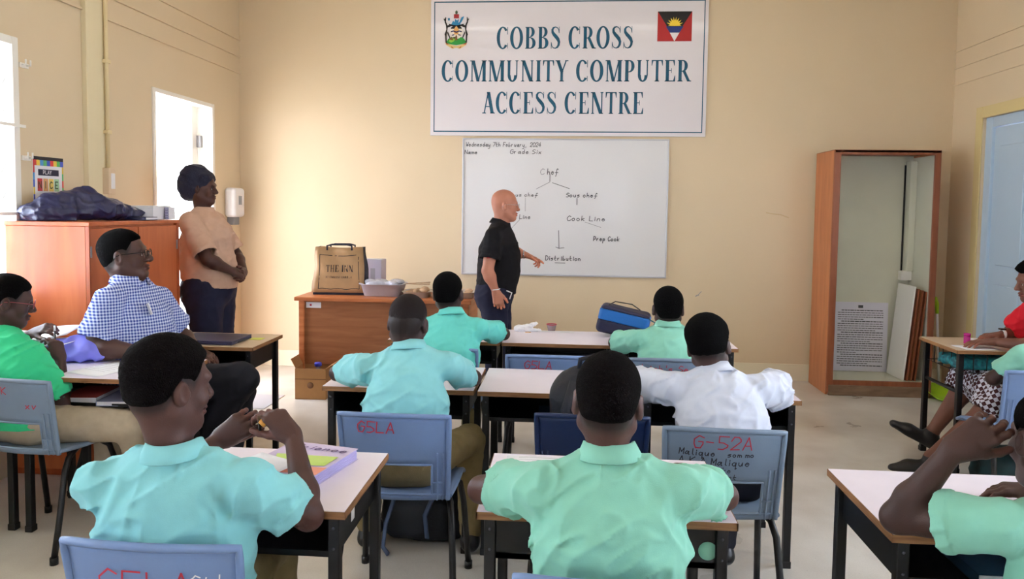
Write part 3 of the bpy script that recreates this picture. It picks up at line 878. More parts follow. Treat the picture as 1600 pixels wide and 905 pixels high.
# right door
dm = mat('door_pale_blue', (186, 208, 226), rough=.4, noise=.03, nscale=4)
d2 = struct(MB().box(XR - .012, XR - .0005, 6.131, 6.22, 0, 2.34, .003).box(XR - .012, XR - .0005, 4.96, 5.049, 0, 2.34, .003).box(XR - .010, XR - .0005, 5.05, 6.13, 2.251, 2.34, .003).build('trim_4', mat('casing_ochre', (216, 196, 140), rough=.5)))
d3 = struct(MB().box(XR + .02, XR + .10, 6.04, 6.129, 0, 2.249, .004).box(XR + .02, XR + .10, 5.051, 5.14, 0, 2.249, .004).box(XR + .022, XR + .098, 5.141, 6.039, 2.17, 2.249, .004).build('door_2', dm))
MB().box(XR + .04, XR + .085, 5.145, 6.035, .01, 2.165, .003).build('door_leaf', dm, d3)
for (z0, z1) in ((.15, .95), (1.1, 2.02)):
    for (p, q) in ((5.24, 5.55), (5.63, 5.94)):
        MB().box(XR + .030, XR + .045, p, q, z0, z1, .006).build('panel', dm, d3)
MB().tube([(XR + .04, 5.2, 1.0), (XR - .01, 5.2, 1.0), (XR - .01, 5.30, 1.0)], .009, 8).build('door_handle', mat('chrome', (200, 200, 205), rough=.2, metal=1.0), d3)
# outside ground
struct(MB().box(-14, 14, -14, 18, -.3, -.14).build('ground', mat('outside_concrete', (226, 222, 214), rough=.9, noise=.2, nscale=3)))
struct(MB().box(-4.5, XL - T - .01, -14, 18, 2.62, 2.72).build('shade_roof', MATS['ceiling_white']))      # unseen veranda roof, added to cut sky light from the left
for y_ in (-1.2, 2.0, 7.6): struct(MB().box(-4.4, -4.28, y_ - .06, y_ + .06, -.14, 2.62, .004).build('shade_roof_post', MATS['ceiling_white']))  # posts for the added light-blocking roof
# unseen ceiling lamps above the frame, added to go with the fill light
lt = mat('fill_tube_glass', (255, 250, 240), rough=.3)
nt = lt.node_tree; nt.nodes['Principled BSDF'].inputs['Emission Color'].default_value = (1, .95, .85, 1); nt.nodes['Principled BSDF'].inputs['Emission Strength'].default_value = 2.0
r0 = thing('added_ceiling_lamp', 'unseen white batten lamp added for fill on the ceiling', 'lamp', (-1.2, 1.6, ZC), 0, 'added ceiling fill lamps')
MB().box(-.62, .62, -.05, .05, -.06, 0, .005).build('housing', MATS['white_paint'], r0)
MB().tube([(-.6, 0, -.075), (.6, 0, -.075)], .013, 10).build('tube', lt, r0)
r0['label'] = 'unseen white batten added for fill on the ceiling over the front left desk'
for (x, y, l_) in ((1.2, 1.6, 'over the lower right desk'), (-1.2, 4.4, 'over the first row left desk'), (1.2, 4.4, 'over the first row right desk')): dup(r0, (x, y, ZC), label='unseen white batten added for fill on the ceiling ' + l_)
# faint scuffs
tag(MB().box(-2.62, -2.20, 5.15, 5.55, 0, .004, 0).build('floor_hatch', mat('hatch_grey', (176, 176, 182), rough=.5)), 'flat grey floor plate set in pale floor before the wooden desk', 'floor plate')
tag(MB().ribbon([(-.0, 0), (.02, .012), (.05, .045)], .006).ribbon([(.005, .01), (.03, .012)], .005).build('wall_scuff', MATS['faint_ink'], loc=(1.13, YB - .003, .73)), 'small grey scuff mark on the cream wall below the whiteboard', 'mark')
tag(MB().ribbon([(0, .01), (.06, 0), (.12, -.005), (.19, -.03)], .010).build('wall_scuff', mat('scuff_tan', (206, 182, 144), rough=.8), loc=(1.72, YB - .003, 1.47)), 'faint tan scratch on the wall right of the whiteboard', 'mark')
# soap dispenser and plate in the corner
sd = thing('soap_dispenser', 'white wall dispenser behind the standing woman in the corner', 'dispenser', (XL, 6.38, 1.37))
f = Field((-.01, -.15, -.03), (.14, .15, .31), .006); f.box((.05, 0, .14), (.05, .105, .13), None, .03, 0)
link('body', net_mesh('body', [f.nets()]), MATS['white_plastic'], sd)
MB().box(.0, .07, -.05, .05, -.06, .012, .006).build('nozzle', mat('dispenser_grey', (120, 122, 128), rough=.4), sd)
MB().box(.098, .104, -.03, .03, .12, .2, .002).build('window', mat('dispenser_window', (150, 155, 165), rough=.2), sd)
pl = thing('wall_socket', 'white wall socket low under the dispenser near the corner', 'socket', (XL, 6.42, 1.10))
MB().box(0, .02, -.07, .07, -.06, .06, .005).build('plate', MATS['white_plastic'], pl)
MB().box(.018, .024, -.02, .02, -.02, .02, .002).build('rocker', MATS['white_plastic'], pl)
# ------------------------------------------------------------------ serif capitals as flat polygons (x right, y up, cap height 1)
def _st(x, w=.18, y0=0, y1=1, top=True, bot=True, e=.065):
    q = [[(x, y0), (x + w, y0), (x + w, y1), (x, y1)]]
    if bot: q.append([(x - e, y0), (x + w + e, y0), (x + w + e * .5, y0 + .045), (x - e * .5, y0 + .045)])
    if top: q.append([(x - e * .5, y1 - .045), (x + w + e * .5, y1 - .045), (x + w + e, y1), (x - e, y1)])
    return q
def _bar(x0, x1, y0, y1): return [[(x0, y0), (x1, y0), (x1, y1), (x0, y1)]]
def _ring(cx, cy, ox, oy, ix, iy, a0, a1, n=22):
    q = []; P = []
    for i in range(n + 1):
        a = math.radians(a0 + (a1 - a0) * i / n); c, s = math.cos(a), math.sin(a)
        P.append(((cx + ox * c, cy + oy * s), (cx + ix * c, cy + iy * s)))
    for i in range(n): q.append([P[i][0], P[i + 1][0], P[i + 1][1], P[i][1]])
    return q
def _diag(x0, y0, x1, y1, w): return [[(x0 - w / 2, y0), (x0 + w / 2, y0), (x1 + w / 2, y1), (x1 - w / 2, y1)]]
def _spine(pts):
    q = []; P = []
    for i, (x, y, w) in enumerate(pts):
        a = pts[max(0, i - 1)]; b = pts[min(len(pts) - 1, i + 1)]
        dx, dy = b[0] - a[0], b[1] - a[1]; l = math.hypot(dx, dy); n = (-dy / l * w / 2, dx / l * w / 2)
        P.append(((x + n[0], y + n[1]), (x - n[0], y - n[1])))
    for i in range(len(P) - 1): q.append([P[i][0], P[i + 1][0], P[i + 1][1], P[i][1]])
    return q
def serif(ch):
    if ch == 'C': return _ring(.36, .5, .36, .52, .17, .455, 42, 318) + _bar(.625, .66, .66, 1.0) + _bar(.625, .655, .02, .26), .74
    if ch == 'O': return _ring(.38, .5, .38, .52, .19, .455, 0, 360, 34), .80
    if ch == 'B': return _st(.09) + _bar(.2, .34, .955, 1) + _bar(.2, .36, .50, .54) + _bar(.2, .36, 0, .045) + _ring(.33, .765,   .26, .235, .08, .18, -90, 90, 12) + _ring(.35, .26, .30, .26, .11, .205, -90, 90, 12), .70
    if ch == 'R': return _st(.09) + _bar(.2, .34, .955, 1) + _bar(.2, .36, .46, .50) + _ring(.33, .73, .27, .27, .09, .215, -90, 90, 12) + _diag(.67, 0, .39, .49, .17) + _bar(.58, .80, 0, .045), .78
    if ch == 'P': return _st(.09) + _bar(.2, .34, .955, 1) + _bar(.2, .36, .43, .475) + _ring(.33, .715, .28, .285, .10, .23, -90, 90, 12), .66
    if ch == 'S': return _spine([(.50, .74, .03), (.48, .88, .04), (.40, .955, .045), (.30, .985, .05), (.18, .95, .09), (.12, .86, .13), (.13, .75, .15), (.22, .64, .17), (.34, .54, .18), (.45, .43, .18), (.51, .30, .15), (.49, .17, .13), (.42, .07, .10), (.30, .018, .05), (.19, .035, .045), (.11, .10, .04), (.07, .25, .03)]) + _bar(.50, .53, .70, 1.0) + _bar(.045, .075, 0, .30), .62
    if ch == 'M': return _st(.10, .065) + _diag(.48, 0, .20, 1, .17) + _diag(.50, 0, .78, 1, .07) + _st(.74, .18) + _bar(.02, .2, .955, 1), 1.0
    if ch == 'U': return _st(.09, .15, .28, 1, True, False) + _ring(.365, .30, .275, .32, .10, .25, 180, 360, 18) + _st(.58, .065, .28, 1, True, False), .78
    if ch == 'N': return _st(.10, .065) + _diag(.60, 0, .16, 1, .19) + _st(.62, .065) + _bar(.02, .16, .955, 1), .80
    if ch == 'I': return _st(.09), .36
    if ch == 'T': return _st(.26, .15, 0, 1, False, True) + _bar(.02, .65, .95, 1) + [[(.02, 1), (.02, .74), (.05, .74), (.11, .95)], [(.65, 1), (.65, .74), (.62, .74), (.56, .95)]], .68
    if ch == 'Y': return _st(.29, .15, 0, .48, False, True) + _diag(.37, .45, .14, 1, .19) + _diag(.39, .45, .62, 1, .07) + _bar(0, .27, .955, 1) + _bar(.55, .74, .955, 1), .74
    if ch == 'E': return _st(.09) + _bar(.2, .58, .955, 1) + _bar(.2, .42, .49, .53) + _bar(.2, .60, 0, .045) + [[(.58, 1), (.58, .74), (.55, .74), (.49, .955)], [(.62, 0), (.62, .28), (.59, .28), (.51, .045)], [(.42, .38), (.42, .64), (.39, .60), (.39, .42)]], .66
    if ch == 'A': return _diag(.13, 0, .36, .98, .07) + _diag(.61, 0, .375, 1.0, .19) + _bar(.2, .54, .30, .345) + _bar(.02, .24, 0, .045) + _bar(.49, .76, 0, .045), .76
    return [], .34
def serif_line(M, text, x0, x1, z0, z1, y, tr=.05):
    adv = []; tot = 0
    for ch in text:
        q, a = serif(ch); adv.append((q, tot)); tot += a + tr
    sx = (x1 - x0) / (tot - tr); sz = z1 - z0
    for q, o in adv:
        for p in q: M.add([(x0 + (o + a) * sx, y, z0 + b * sz) for (a, b) in p], [tuple(range(len(p)))])
# single-stroke hand lettering
HAND = dict(a="36 16 04 13 24 36|36 33 43", b="09 03 23 34 25 05", c="35 26 16 05 04 13 23 34", d="35 26 16 04 13 23 35|39 33", e="05 35 26 16 04 13 23 34",
    f="48 39 28 23 11|05 45", g="35 26 16 04 13 23 35|36 31 20 00", h="09 03|05 26 35 33", i="16 13|18 17", k="09 03|36 05 33", l="19 14 23", m="06 03|05 16 25 23|25 36 45 43", n="06 03|05 26 35 33",
    o="16 05 04 13 23 34 35 26 16", p="06 00|05 26 35 34 23 04", q="35 26 16 05 04 13 23 35|36 30 41", r="06 03|04 16 26", s="36 16 05 25 34 23 03", t="19 14 23 33|06 36",
    u="06 04 13 23 36|36 33", v="06 13 36", x="06 33|36 03", y="06 04 13 24|36 31 20 00", w="06 13 25 33 46", z="06 36 03 33",
    W="09 13 26 33 49", N="03 09 43 49", G="48 29 07 05 13 33 45 46 26", S="48 29 18 07 26 45 44 23 03", C="48 29 07 05 13 33 44", L="09 03 43", P="03 09 29 38 36 25 05",
    D="03 09 29 47 45 23 03", F="49 09 03|06 36", A="03 29 43|15 35", K="03 09|49 06 43", M="03 09 25 49 43", J="49 44 23 04", H="03 09|43 49|06 46", E="49 09 03 43|06 36", I="29 23", T="09 49|29 23",
    R="03 09 29 38 36 25 05|25 43", O="29 07 05 23 33 45 47 39 29", Y="09 26 49|26 23", Q="19 07 04 23 44 47 29 19|24 52", B="03 09 29 38 26 06|26 45 33 03", U="09 05 13 33 45 49")
HAND.update({'0': "19 07 05 13 33 45 47 39 19", '2': "07 19 39 48 47 03 43", '4': "39 05 45|37 33", '5': "49 09 06 26 45 44 23 03", '7': "09 49 13", '6': "48 29 07 04 13 33 45 26 05", "'": "19 17", '.': "13 23", '-': "06 36", ',': "13 11"})
def hand_text(M, text, x, z, h, w, y=0.0, jit=.25, slant=.1, adv=5.4, seed=3, sx=1.0):
    rr = random.Random(seed); u = h / 6.0
    for ch in text:
        g = HAND.get(ch)
        if g:
            for st in g.split('|'):
                pts = [(x + (int(p[0]) + rr.uniform(-jit, jit) * .5 + slant * (int(p[1]) - 3)) * u * sx, z + (int(p[1]) - 3 + rr.uniform(-jit, jit) * .5) * u) for p in st.split()]
                M.ribbon(pts, w, (0, y, 0))
        x += (adv if ch not in "il'. " else 3.4) * u * sx
    return x
# ------------------------------------------------------------------ school chairs and desks
def chair_shell(pm):
    M = MB(); nu, nv = 21, 15; P = []
    for i in range(nu):
        u = -1 + 2 * i / (nu - 1); row = []
        for j in range(nv):
            v = j / (nv - 1)
            x = u * (.188 + .012 * v) ; y = -.185 - .055 * v + .028 * u * u; z = .435 + .325 * v - .006 * u * u * v
            row.append((x, y, z))
        P.append(row)
    idx = {}; vs = []; fs = []
    def vi(i, j):
        if (i, j) not in idx: idx[(i, j)] = len(vs); vs.append(P[i][j])
        return idx[(i, j)]
    for i in range(nu - 1):
        for j in range(nv - 1):
            u = -1 + 2 * (i + .5) / (nu - 1); v = (j + .5) / (nv - 1)
            if abs(u) < .68 and .10 < v < .40: continue
            fs.append((vi(i, j), vi(i + 1, j), vi(i + 1, j + 1), vi(i, j + 1)))
    M.add(vs, fs, True)
    R = MB()
    rim = [P[i][nv - 1] for i in range(nu)]
    side = lambda i: [P[i][j] for j in range(nv)]
    loop = side(0) + rim[1:-1] + list(reversed(side(nu - 1)))
    R.tube([(p[0], p[1] - .004, p[2]) for p in loop], .0095, 8, flat=1.0)
    i0 = [i for i in range(nu) if abs(-1 + 2 * i / (nu - 1)) < .71]; j0, j1 = 2, 5
    lp = [P[i][j1 + 1 - 0] for i in i0] + [P[i0[-1]][j] for j in (5, 4, 3, 2, 1)] + [P[i][1] for i in reversed(i0)] + [P[i0[0]][j] for j in (2, 3, 4, 5)]
    R.tube([(p[0], p[1] - .003, p[2]) for p in lp], .0045, 6, closed=True)
    B = MB()
    for q in (-1, 1):
        for uu in (.80, .90):
            i = int(round((q * uu + 1) / 2 * (nu - 1)))
            B.tube([(P[i][j][0], P[i][j][1] - .006, P[i][j][2]) for j in range(0, 9)], .0035, 6)
        for j in (1, 3):
            a, b = P[1 if q < 0 else nu - 4][j], P[3 if q < 0 else nu - 2][j]
            B.tube([(a[0], a[1] - .006, a[2]), (b[0], b[1] - .006, b[2])], .0035, 6)
    S = MB(); ny = 12; Q = []
    for i in range(nu):
        u = -1 + 2 * i / (nu - 1); row = []
        for j in range(ny):
            v = j / (ny - 1)
            row.append((u * .195, -.185 + .39 * v + .02 * u * u * (1 - v), .438 + .014 * u * u * (.4 + .6 * (1 - v)) - .012 * math.sin(PI * v) - .035 * max(0, v - .8) ** 1.5 * 10 + .004))
        Q.append(row)
    S.grid(Q)
    S2 = MB(); loop = [Q[0][j] for j in range(ny)] + [Q[i][ny - 1] for i in range(1, nu - 1)] + [Q[nu - 1][j] for j in reversed(range(ny))]
    S2.tube([(p[0], p[1], p[2] - .006) for p in loop], .009, 8)
    return M, R, B, S, S2
_SH = {}
def make_chair(label, pm, loc, rz=0.0, marks=None, ink='red_ink', group=None):
    t = thing('school_chair', label, 'chair', loc, rz, group)
    if 'back' not in _SH:
        M, R, B, S, S2 = chair_shell(pm)
        for k, m in zip(('back', 'rim', 'rib', 'seat', 'srim'), (M, R, B, S, S2)): _SH[k] = m.mesh(k)
        for q in (-1, 1):
            _SH['rear%d' % q] = MB().tube([(q * .13, .02, .415), (q * .165, -.05, .418), (q * .188, -.11, .405), (q * .200, -.145, .36), (q * .212, -.19, .18), (q * .222, -.235, .02)], .0125, 10).mesh('leg')
            _SH['front%d' % q] = MB().tube([(q * .13, .06, .415), (q * .165, .10, .415), (q * .190, .125, .39), (q * .203, .15, .30), (q * .218, .20, .02)], .0125, 10).mesh('leg')
        _SH['frame'] = MB().tube([(-.14, -.04, .412), (.14, -.04, .412)], .011, 8).tube([(-.14, .09, .412), (.14, .09, .412)], .011, 8).tube([(-.13, -.05, .412), (-.13, .10, .412)], .011, 8).tube([(.13, -.05, .412), (.13, .10, .412)], .011, 8).mesh('seat_frame')
        _SH['cap'] = MB().tube([(0, 0, 0), (0, 0, .03)], .0165, 10).mesh('foot_cap')
        for k in ('rear-1', 'rear1', 'front-1', 'front1', 'frame'): _SH[k].materials.append(MATS['black_metal'])
        _SH['cap'].materials.append(MATS['black_plastic'])
    def part(n, k, par=t, m=None, **kw):
        me = _SH[k]
        if m is not None:
            kk = k + m.name
            if kk not in _SH: c = me.copy(); c.materials.clear(); c.materials.append(m); _SH[kk] = c
            me = _SH[kk]
        return link(n, me, None, par, **kw)
    b = part('backrest', 'back', m=pm); solid(b, .007)
    part('rim', 'rim', b, pm); part('rib', 'rib', b, pm)
    s = part('seat', 'seat', m=pm); solid(s, .007)
    part('seat_rim', 'srim', s, pm)
    for k, fx, fy in (('rear-1', -.222, -.235), ('rear1', .222, -.235), ('front-1', -.218, .20), ('front1', .218, .20)):
        l = part('leg', k); part('foot_cap', 'cap', l, loc=(fx, fy, 0))
    part('seat_frame', 'frame')
    if marks:
        W = MB()
        for (txt, x, z, h, w, ik) in marks:
            hand_text(W if ik is None else W, txt, x, z, h, w, seed=len(txt) + int(z * 100))
        # wrap marks on the curved back
        vs = []
        for (x, y, z) in W.v:
            v = (z - .435) / .325; u = x / (.188 + .012 * v)
            vs.append((x, -.185 - .055 * v + .028 * u * u - .0085, z))
        W.v = vs
        W.build('lettering', MATS[ink], b)
    return t
def wrap_marks(parent_back, marks, ink):
    W = MB()
    for (txt, x, z, h, w) in marks: hand_text(W, txt, x, z, h, w, seed=len(txt))
    W.v = [(x, -.185 - .055 * ((z - .435) / .325) + .028 * (x / .195) ** 2 - .0085, z) for (x, y, z) in W.v]
    return W.build('lettering', MATS[ink], parent_back)
def back_of(t): return [c for c in t.children if c.name.startswith('backrest')][0]
_DK = {}
def make_desk(label, loc, rz=0.0, w=.66, dp=.455, h=.72, top='desk_laminate', closed=False, basket=False, group=None):
    t = thing('school_desk', label, 'desk', loc, rz, group)
    key = (w, dp, h, top, closed, basket)
    if key not in _DK:
        a, b = w / 2, dp / 2; D = {}
        D['desktop'] = (MB().box(-a + .002, a - .002, -b + .002, b - .002, h - .019, h, .0015), top)
        E = MB(); 
        for (x0, x1, y0, y1) in ((-a, a, -b, -b + .004), (-a, a, b - .004, b), (-a, -a + .004, -b, b), (a - .004, a, -b, b)): E.box(x0, x1, y0, y1, h - .021, h - .0015)
        D['edge_band'] = (E, 'plywood_edge')
        X, Y = a - .035, b - .03; z1 = h - .021; z0 = h - .135
        B = MB()
        if not basket:
            B.box(-X, X, -Y, Y, z0, z0 + .003).box(-X, -X + .003, -Y, Y, z0, z1).box(X - .003, X, -Y, Y, z0, z1).box(-X, X, Y - .003, Y, z0, z1)
            B.box(-X, X, -Y, -Y + .006, z0, z0 + .016)
            if closed: B.box(-X, X, -Y, -Y + .004, z0, z1)
            D['book_box'] = (B, 'black_metal')
        else:
            for i in range(9): 
                xx = -X + 2 * X * i / 8
                B.tube([(xx, -Y, z1), (xx, -Y, z0), (xx, Y, z0), (xx, Y, z1)], .003, 6)
            for yy in (-Y, -Y / 3, Y / 3, Y): B.tube([(-X, yy, z0), (X, yy, z0)], .003, 6)
            for xx in (-X, X): 
                for i in range(5): B.tube([(xx, -Y + 2 * Y * i / 4, z1), (xx, -Y + 2 * Y * i / 4, z0)], .003, 6)
            D['wire_basket'] = (B, 'black_metal')
            D['crossbar'] = (MB().tube([(-X, -Y, .47), (-X, Y, .47)], .011, 8), 'black_metal'); D['crossbar_right'] = (MB().tube([(X, -Y, .47), (X, Y, .47)], .011, 8), 'black_metal')
        me = {k: m.mesh(k) for k, (m, _) in D.items()}
        for k, (m, n) in D.items(): me[k].materials.append(MATS[n])
        L = MB().box(-.015, .015, -.015, .015, .004, z1 - .001, .003).mesh('leg'); L.materials.append(MATS['black_metal'])
        C = MB().box(-.018, .018, -.018, .018, 0, .03, .003).mesh('foot_cap'); C.materials.append(MATS['black_plastic'])
        Rv = MB().lathe([(.0001, .0025), (.003, .0018), (.0042, 0)], n=8, M=Matrix.Translation((0, -.0155, 0)) @ Matrix.Rotation(PI / 2, 4, 'X'))
        Rm = Rv.mesh('rivet'); Rm.materials.append(mat('rivet_steel', (90, 90, 98), rough=.3, metal=.9))
        _DK[key] = (me, L, C, Rm, X, Y)
    me, L, C, Rm, X, Y = _DK[key]
    for k, m in me.items(): link(k.replace('_right', ''), m, None, t)
    for x in (-X, X):
        for y in (-Y, Y):
            l = link('leg', L, None, t, loc=(x, y, 0)); link('foot_cap', C, None, l)
            if y < 0 and not basket:
                for z_ in (h - .051, h - .105): link('rivet', Rm, None, l, loc=(0, 0, z_))
    return t
# ------------------------------------------------------------------ desks and chairs in their rows
DA = make_desk('school desk front left, under the colourful workbook and the pencil-holding boy\'s elbow', (-.885, 2.02, 0), top='desk_laminate')
DB = make_desk('school desk front centre with a pale green round sticker on its black front', (.105, 2.06, 0), closed=True)
DC = make_desk('school desk at the lower right corner under the leaning boy\'s elbow', (1.125, 2.035, 0))
DD = make_desk('second row left desk under both elbows of the shaven-headed boy', (-.720, 3.29, 0))
DE = make_desk('empty second row desk behind the navy plastic chair', (-.045, 3.285, 0))
DF = make_desk('second row desk in front of the boy in the white shirt', (.640, 3.30, 0))
DG = make_desk('first row left desk before the wooden teacher desk, mostly hidden by a boy', (-.715, 4.42, 0))
DH = make_desk('first row middle desk carrying the white pen scraps and small red cup', (-.045, 4.42, 0))
DI = make_desk('first row right desk under the blue and black lunch bag', (.635, 4.42, 0))
DJ = make_desk('left side desk under the loose papers and the seated man\'s elbow', (-2.12, 3.29, 0))
DK = make_desk('left side desk carrying the closed dark laptop', (-2.02, 4.05, 0), w=.64, dp=.42, top='desk_laminate_tan')
DM = make_desk('wire-basket desk in front of the woman in red', (2.545, 4.56, 0), top='desk_laminate_tan', basket=True)
G5 = lambda x, z, h: [('G5LA', x, z, h, .005, None)]
gp, gd, nv = MATS['grey_plastic'], MATS['grey_plastic_dull'], MATS['navy_plastic']
CA = make_chair('grey plastic chair in the lower left corner under the largest boy', gp, (-.90, 1.72, 0), 0, [('G5LA', -.115, .640, .062, .0045, None)])
wrap_marks(back_of(CA), [('Sid', .095, .665, .03, .003)], 'white_paint')
CB = make_chair('grey plastic chair hidden behind the front centre boy\'s mint shirt', gp, (.105, 1.66, 0))
CD = make_chair('light grey plastic chair with red G5LA behind the shaven-headed boy', gp, (-.610, 2.76, 0), 0, [('G5LA', -.13, .695, .040, .0045, None)])
CE = make_chair('navy blue plastic chair holding the black backpack', nv, (.095, 2.83, 0))
CF = make_chair('grey plastic chair with black and red scrawl behind the white-shirted boy', gd, (.545, 2.72, 0), -.03, [('G-52A', -.105, .695, .045, .004, None)])
wrap_marks(back_of(CF), [('Malique', -.15, .668, .022, .003), ('som mo', .01, .668, .018, .003), ('A.K.A Malique', -.15, .636, .024, .003), ('moes like', -.10, .610, .018, .0022), ('coolest', -.06, .585, .018, .0022)], 'black_ink')
CG = make_chair('blue-grey plastic chair behind the front row boy near the wooden desk', gp, (-.665, 3.98, 0))
CH = make_chair('empty grey plastic chair with red G5LA at the first row middle desk', gp, (-.10, 3.87, 0), 0, [('G5LA', -.11, .695, .040, .0045, None)])
CI = make_chair('grey plastic chair with red name behind the first row right boy', gd, (.50, 3.87, 0), 0, [("Jaiah's Se", -.15, .700, .032, .0035, None)])
CL = make_chair('grey plastic chair at the left edge behind the boy with glasses', gd, (-2.29, 3.07, 0), -.12, [('K', -.01, .70, .03, .004, None), ('xv', .09, .64, .03, .004, None)])
CN = make_chair('pale grey plastic chair at the right edge behind a child in green', gp, (2.27, 3.82, 0))
CM = make_chair('grey plastic chair under the seated man in the checked shirt', gp, (-2.26, 3.70, 0), -PI / 2)
CR_ = make_chair('grey plastic chair under the boy leaning at the lower right', gp, (1.16, 1.66, 0), .1)
CW = make_chair('grey plastic chair under the woman in red', gp, (2.93, 4.42, 0), PI / 2)
# sticker on the front centre desk and marks on the left one
st = MB(); st.lathe([(.0001, 0), (.024, 0), (.024, .0015), (.0001, .0015)], n=24, M=Matrix.Translation((.262, -.199, .632)) @ Matrix.Rotation(PI / 2, 4, 'X'))
st.build('sticker', mat('sticker_mint', (150, 214, 190), rough=.5), DB)
MB().box(.2955, .2965, -.06, -.03, .62, .66).build('sticker', MATS['white_paper'], DA)
# ------------------------------------------------------------------ things on the back wall
teal_ink = mat('sign_teal_ink', (12, 84, 112), rough=.35)
sg = thing('sign', 'large white printed sign with teal capitals above the whiteboard', 'sign', (0, YB, 0))
SX0, SX1, SZ0, SZ1 = -1.255, 1.175, 2.134, 3.335
MB().box(SX0, SX1, -.022, -.002, SZ0, SZ1, .003).build('board', mat('sign_white', (226, 222, 228), rough=.18, spec=.5, coat=.4), sg)
B = MB()
a, b, c, d_ = SX0 + .03, SX1 - .03, SZ0 + .032, SZ1 - .022
for (x0, x1, z0, z1) in ((a, b, c, c + .010), (a, b, d_ - .010, d_), (a, a + .008, c, d_), (b - .008, b, c, d_)): B.box(x0, x1, -.0232, -.0222, z0, z1)
B.build('border', teal_ink, sg)
for txt, x0, x1, z0, z1 in (('COBBS CROSS', -.665, .535, 2.898, 3.088), ('COMMUNITY COMPUTER', -1.155, 1.035, 2.612, 2.797), ('ACCESS CENTRE', -.79, .637, 2.330, 2.520)):
    M = MB(); serif_line(M, txt, x0, x1, z0, z1, -.0236); M.build('lettering', teal_ink, sg)
# coat of arms
em = bpy.data.objects.new('emblem', None); COL.objects.link(em); em.parent = sg; em.location = (-1.026, -.0236, 3.075)
def em_part(name, polys, rgb, lay):
    M = MB()
    for p in polys: M.add([((x - 50) * .0029, -lay * .0003, (50 - y) * .0036) for (x, y) in p], [tuple(range(len(p)))])
    M.build(name, mat('print_%d_%d_%d' % rgb, rgb, rough=.4), em)
circ = lambda cx, cy, rx, ry, n=16, a0=0, a1=360: [(cx + rx * math.cos(math.radians(a0 + (a1 - a0) * i / n)), cy + ry * math.sin(math.radians(a0 + (a1 - a0) * i / n))) for i in range(n + (0 if a1 - a0 == 360 else 1))]
em_part('scroll', [[(16, 84), (50, 92), (84, 84), (80, 90), (62, 99), (50, 96), (38, 99), (20, 90)]], (224, 196, 130), 1)
em_part('scroll_tail', [[(18, 84), (32, 88), (20, 88)], [(82, 84), (68, 88), (80, 88)], [(34, 92), (44, 98), (36, 96)], [(66, 92), (56, 98), (64, 96)]], (176, 48, 44), 2)
em_part('mound', [[(18, 84), (26, 74), (40, 68), (60, 68), (74, 74), (82, 84), (66, 88), (50, 90), (34, 88)]], (40, 150, 62), 2)
em_part('mound_light', [[(26, 80), (34, 72), (48, 70), (44, 80), (34, 84)]], (140, 196, 60), 3)
em_part('shield', [circ(50, 58, 20, 17, 20)], (232, 226, 214), 3)
em_part('shield_top', [[(30, 44), (70, 44), (74, 38), (50, 42), (26, 38)], circ(50, 50, 17, 8, 12, 180, 360)], (14, 12, 16), 4)
em_part('sun', [[(42, 52), (50, 42), (58, 52), (56, 64), (44, 64)]], (222, 168, 96), 5)
em_part('wave', [[(33, 56), (41, 54), (50, 57), (59, 54), (67, 56), (67, 59), (59, 57), (50, 60), (41, 57), (33, 59)], [(36, 65), (44, 63), (44, 66), (36, 67)], [(64, 65), (56, 63), (56, 66), (64, 67)]], (24, 26, 86), 6)
em_part('mill', [[(46, 78), (48, 66), (52, 66), (54, 78)], [(28, 76), (34, 70), (40, 74), (40, 78)]], (120, 84, 40), 6)
em_part('mantling', [[(34, 40), (40, 30), (44, 34), (46, 26), (52, 30), (58, 26), (56, 36), (64, 30), (62, 40), (50, 43)], [(60, 32), (66, 22), (74, 20), (70, 28), (64, 36)], [(24, 24), (30, 24), (30, 30), (24, 30)]], (42, 132, 178), 4)
em_part('crest', [[(42, 15), (58, 15), (58, 25), (42, 25)]], (170, 40, 48), 5)
em_part('pineapple', [[(47, 14), (46, 9), (50, 5), (54, 9), (53, 14)]], (70, 90, 60), 6)
stag = [(14, 24), (18, 33), (21, 38), (24, 46), (22, 56), (20, 64), (21, 84), (17, 84), (16, 68), (14, 64), (19, 52), (18, 42), (14, 34)]
ant = [(16, 33), (11, 28), (12, 24), (14, 28), (16, 22), (18, 22), (18, 33)]
leg = [(24, 56), (28, 64), (32, 72), (29, 73), (25, 66), (22, 60)]; arm = [(22, 42), (30, 40), (32, 45), (24, 47)]
mir = lambda P: [(100 - x, y) for (x, y) in P]
em_part('stag', [stag, ant, leg, arm, mir(stag), mir(ant), mir(leg), mir(arm)], (22, 16, 18), 7)
# flag
fl = bpy.data.objects.new('flag_print', None); COL.objects.link(fl); fl.parent = sg; fl.location = (.886, -.0236, 3.085)
FW, FH = .147, .128
def fp(name, polys, rgb, lay):
    M = MB()
    for p in polys: M.add([(x * FW, -lay * .0003, z * FH) for (x, z) in p], [tuple(range(len(p)))])
    M.build(name, mat('print_%d_%d_%d' % rgb, rgb, rough=.4), fl)
fp('red_field', [[(-1, -1), (1, -1), (1, 1), (-1, 1)]], (176, 30, 32), 1)
fp('black_band', [[(-1, 1), (-.45, 0), (.45, 0), (1, 1)]], (12, 10, 14), 2)
fp('blue_band', [[(-.52, 0), (-.28, -.42), (.28, -.42), (.52, 0)]], (16, 48, 120), 2)
fp('white_tip', [[(-.28, -.42), (0, -1), (.28, -.42)]], (232, 230, 234), 2)
ray = []
for i in range(19):
    a = math.radians(180 - i * 10); rr = .62 if i % 2 == 0 else .36
    if i in (0, 18): rr = .5
    ray.append((rr * math.cos(a) * .80, .03 + rr * math.sin(a)))
fp('sun', [[(0, 0.02)] + [ray[i], ray[i + 1]] for i in range(18)], (238, 206, 60), 3)
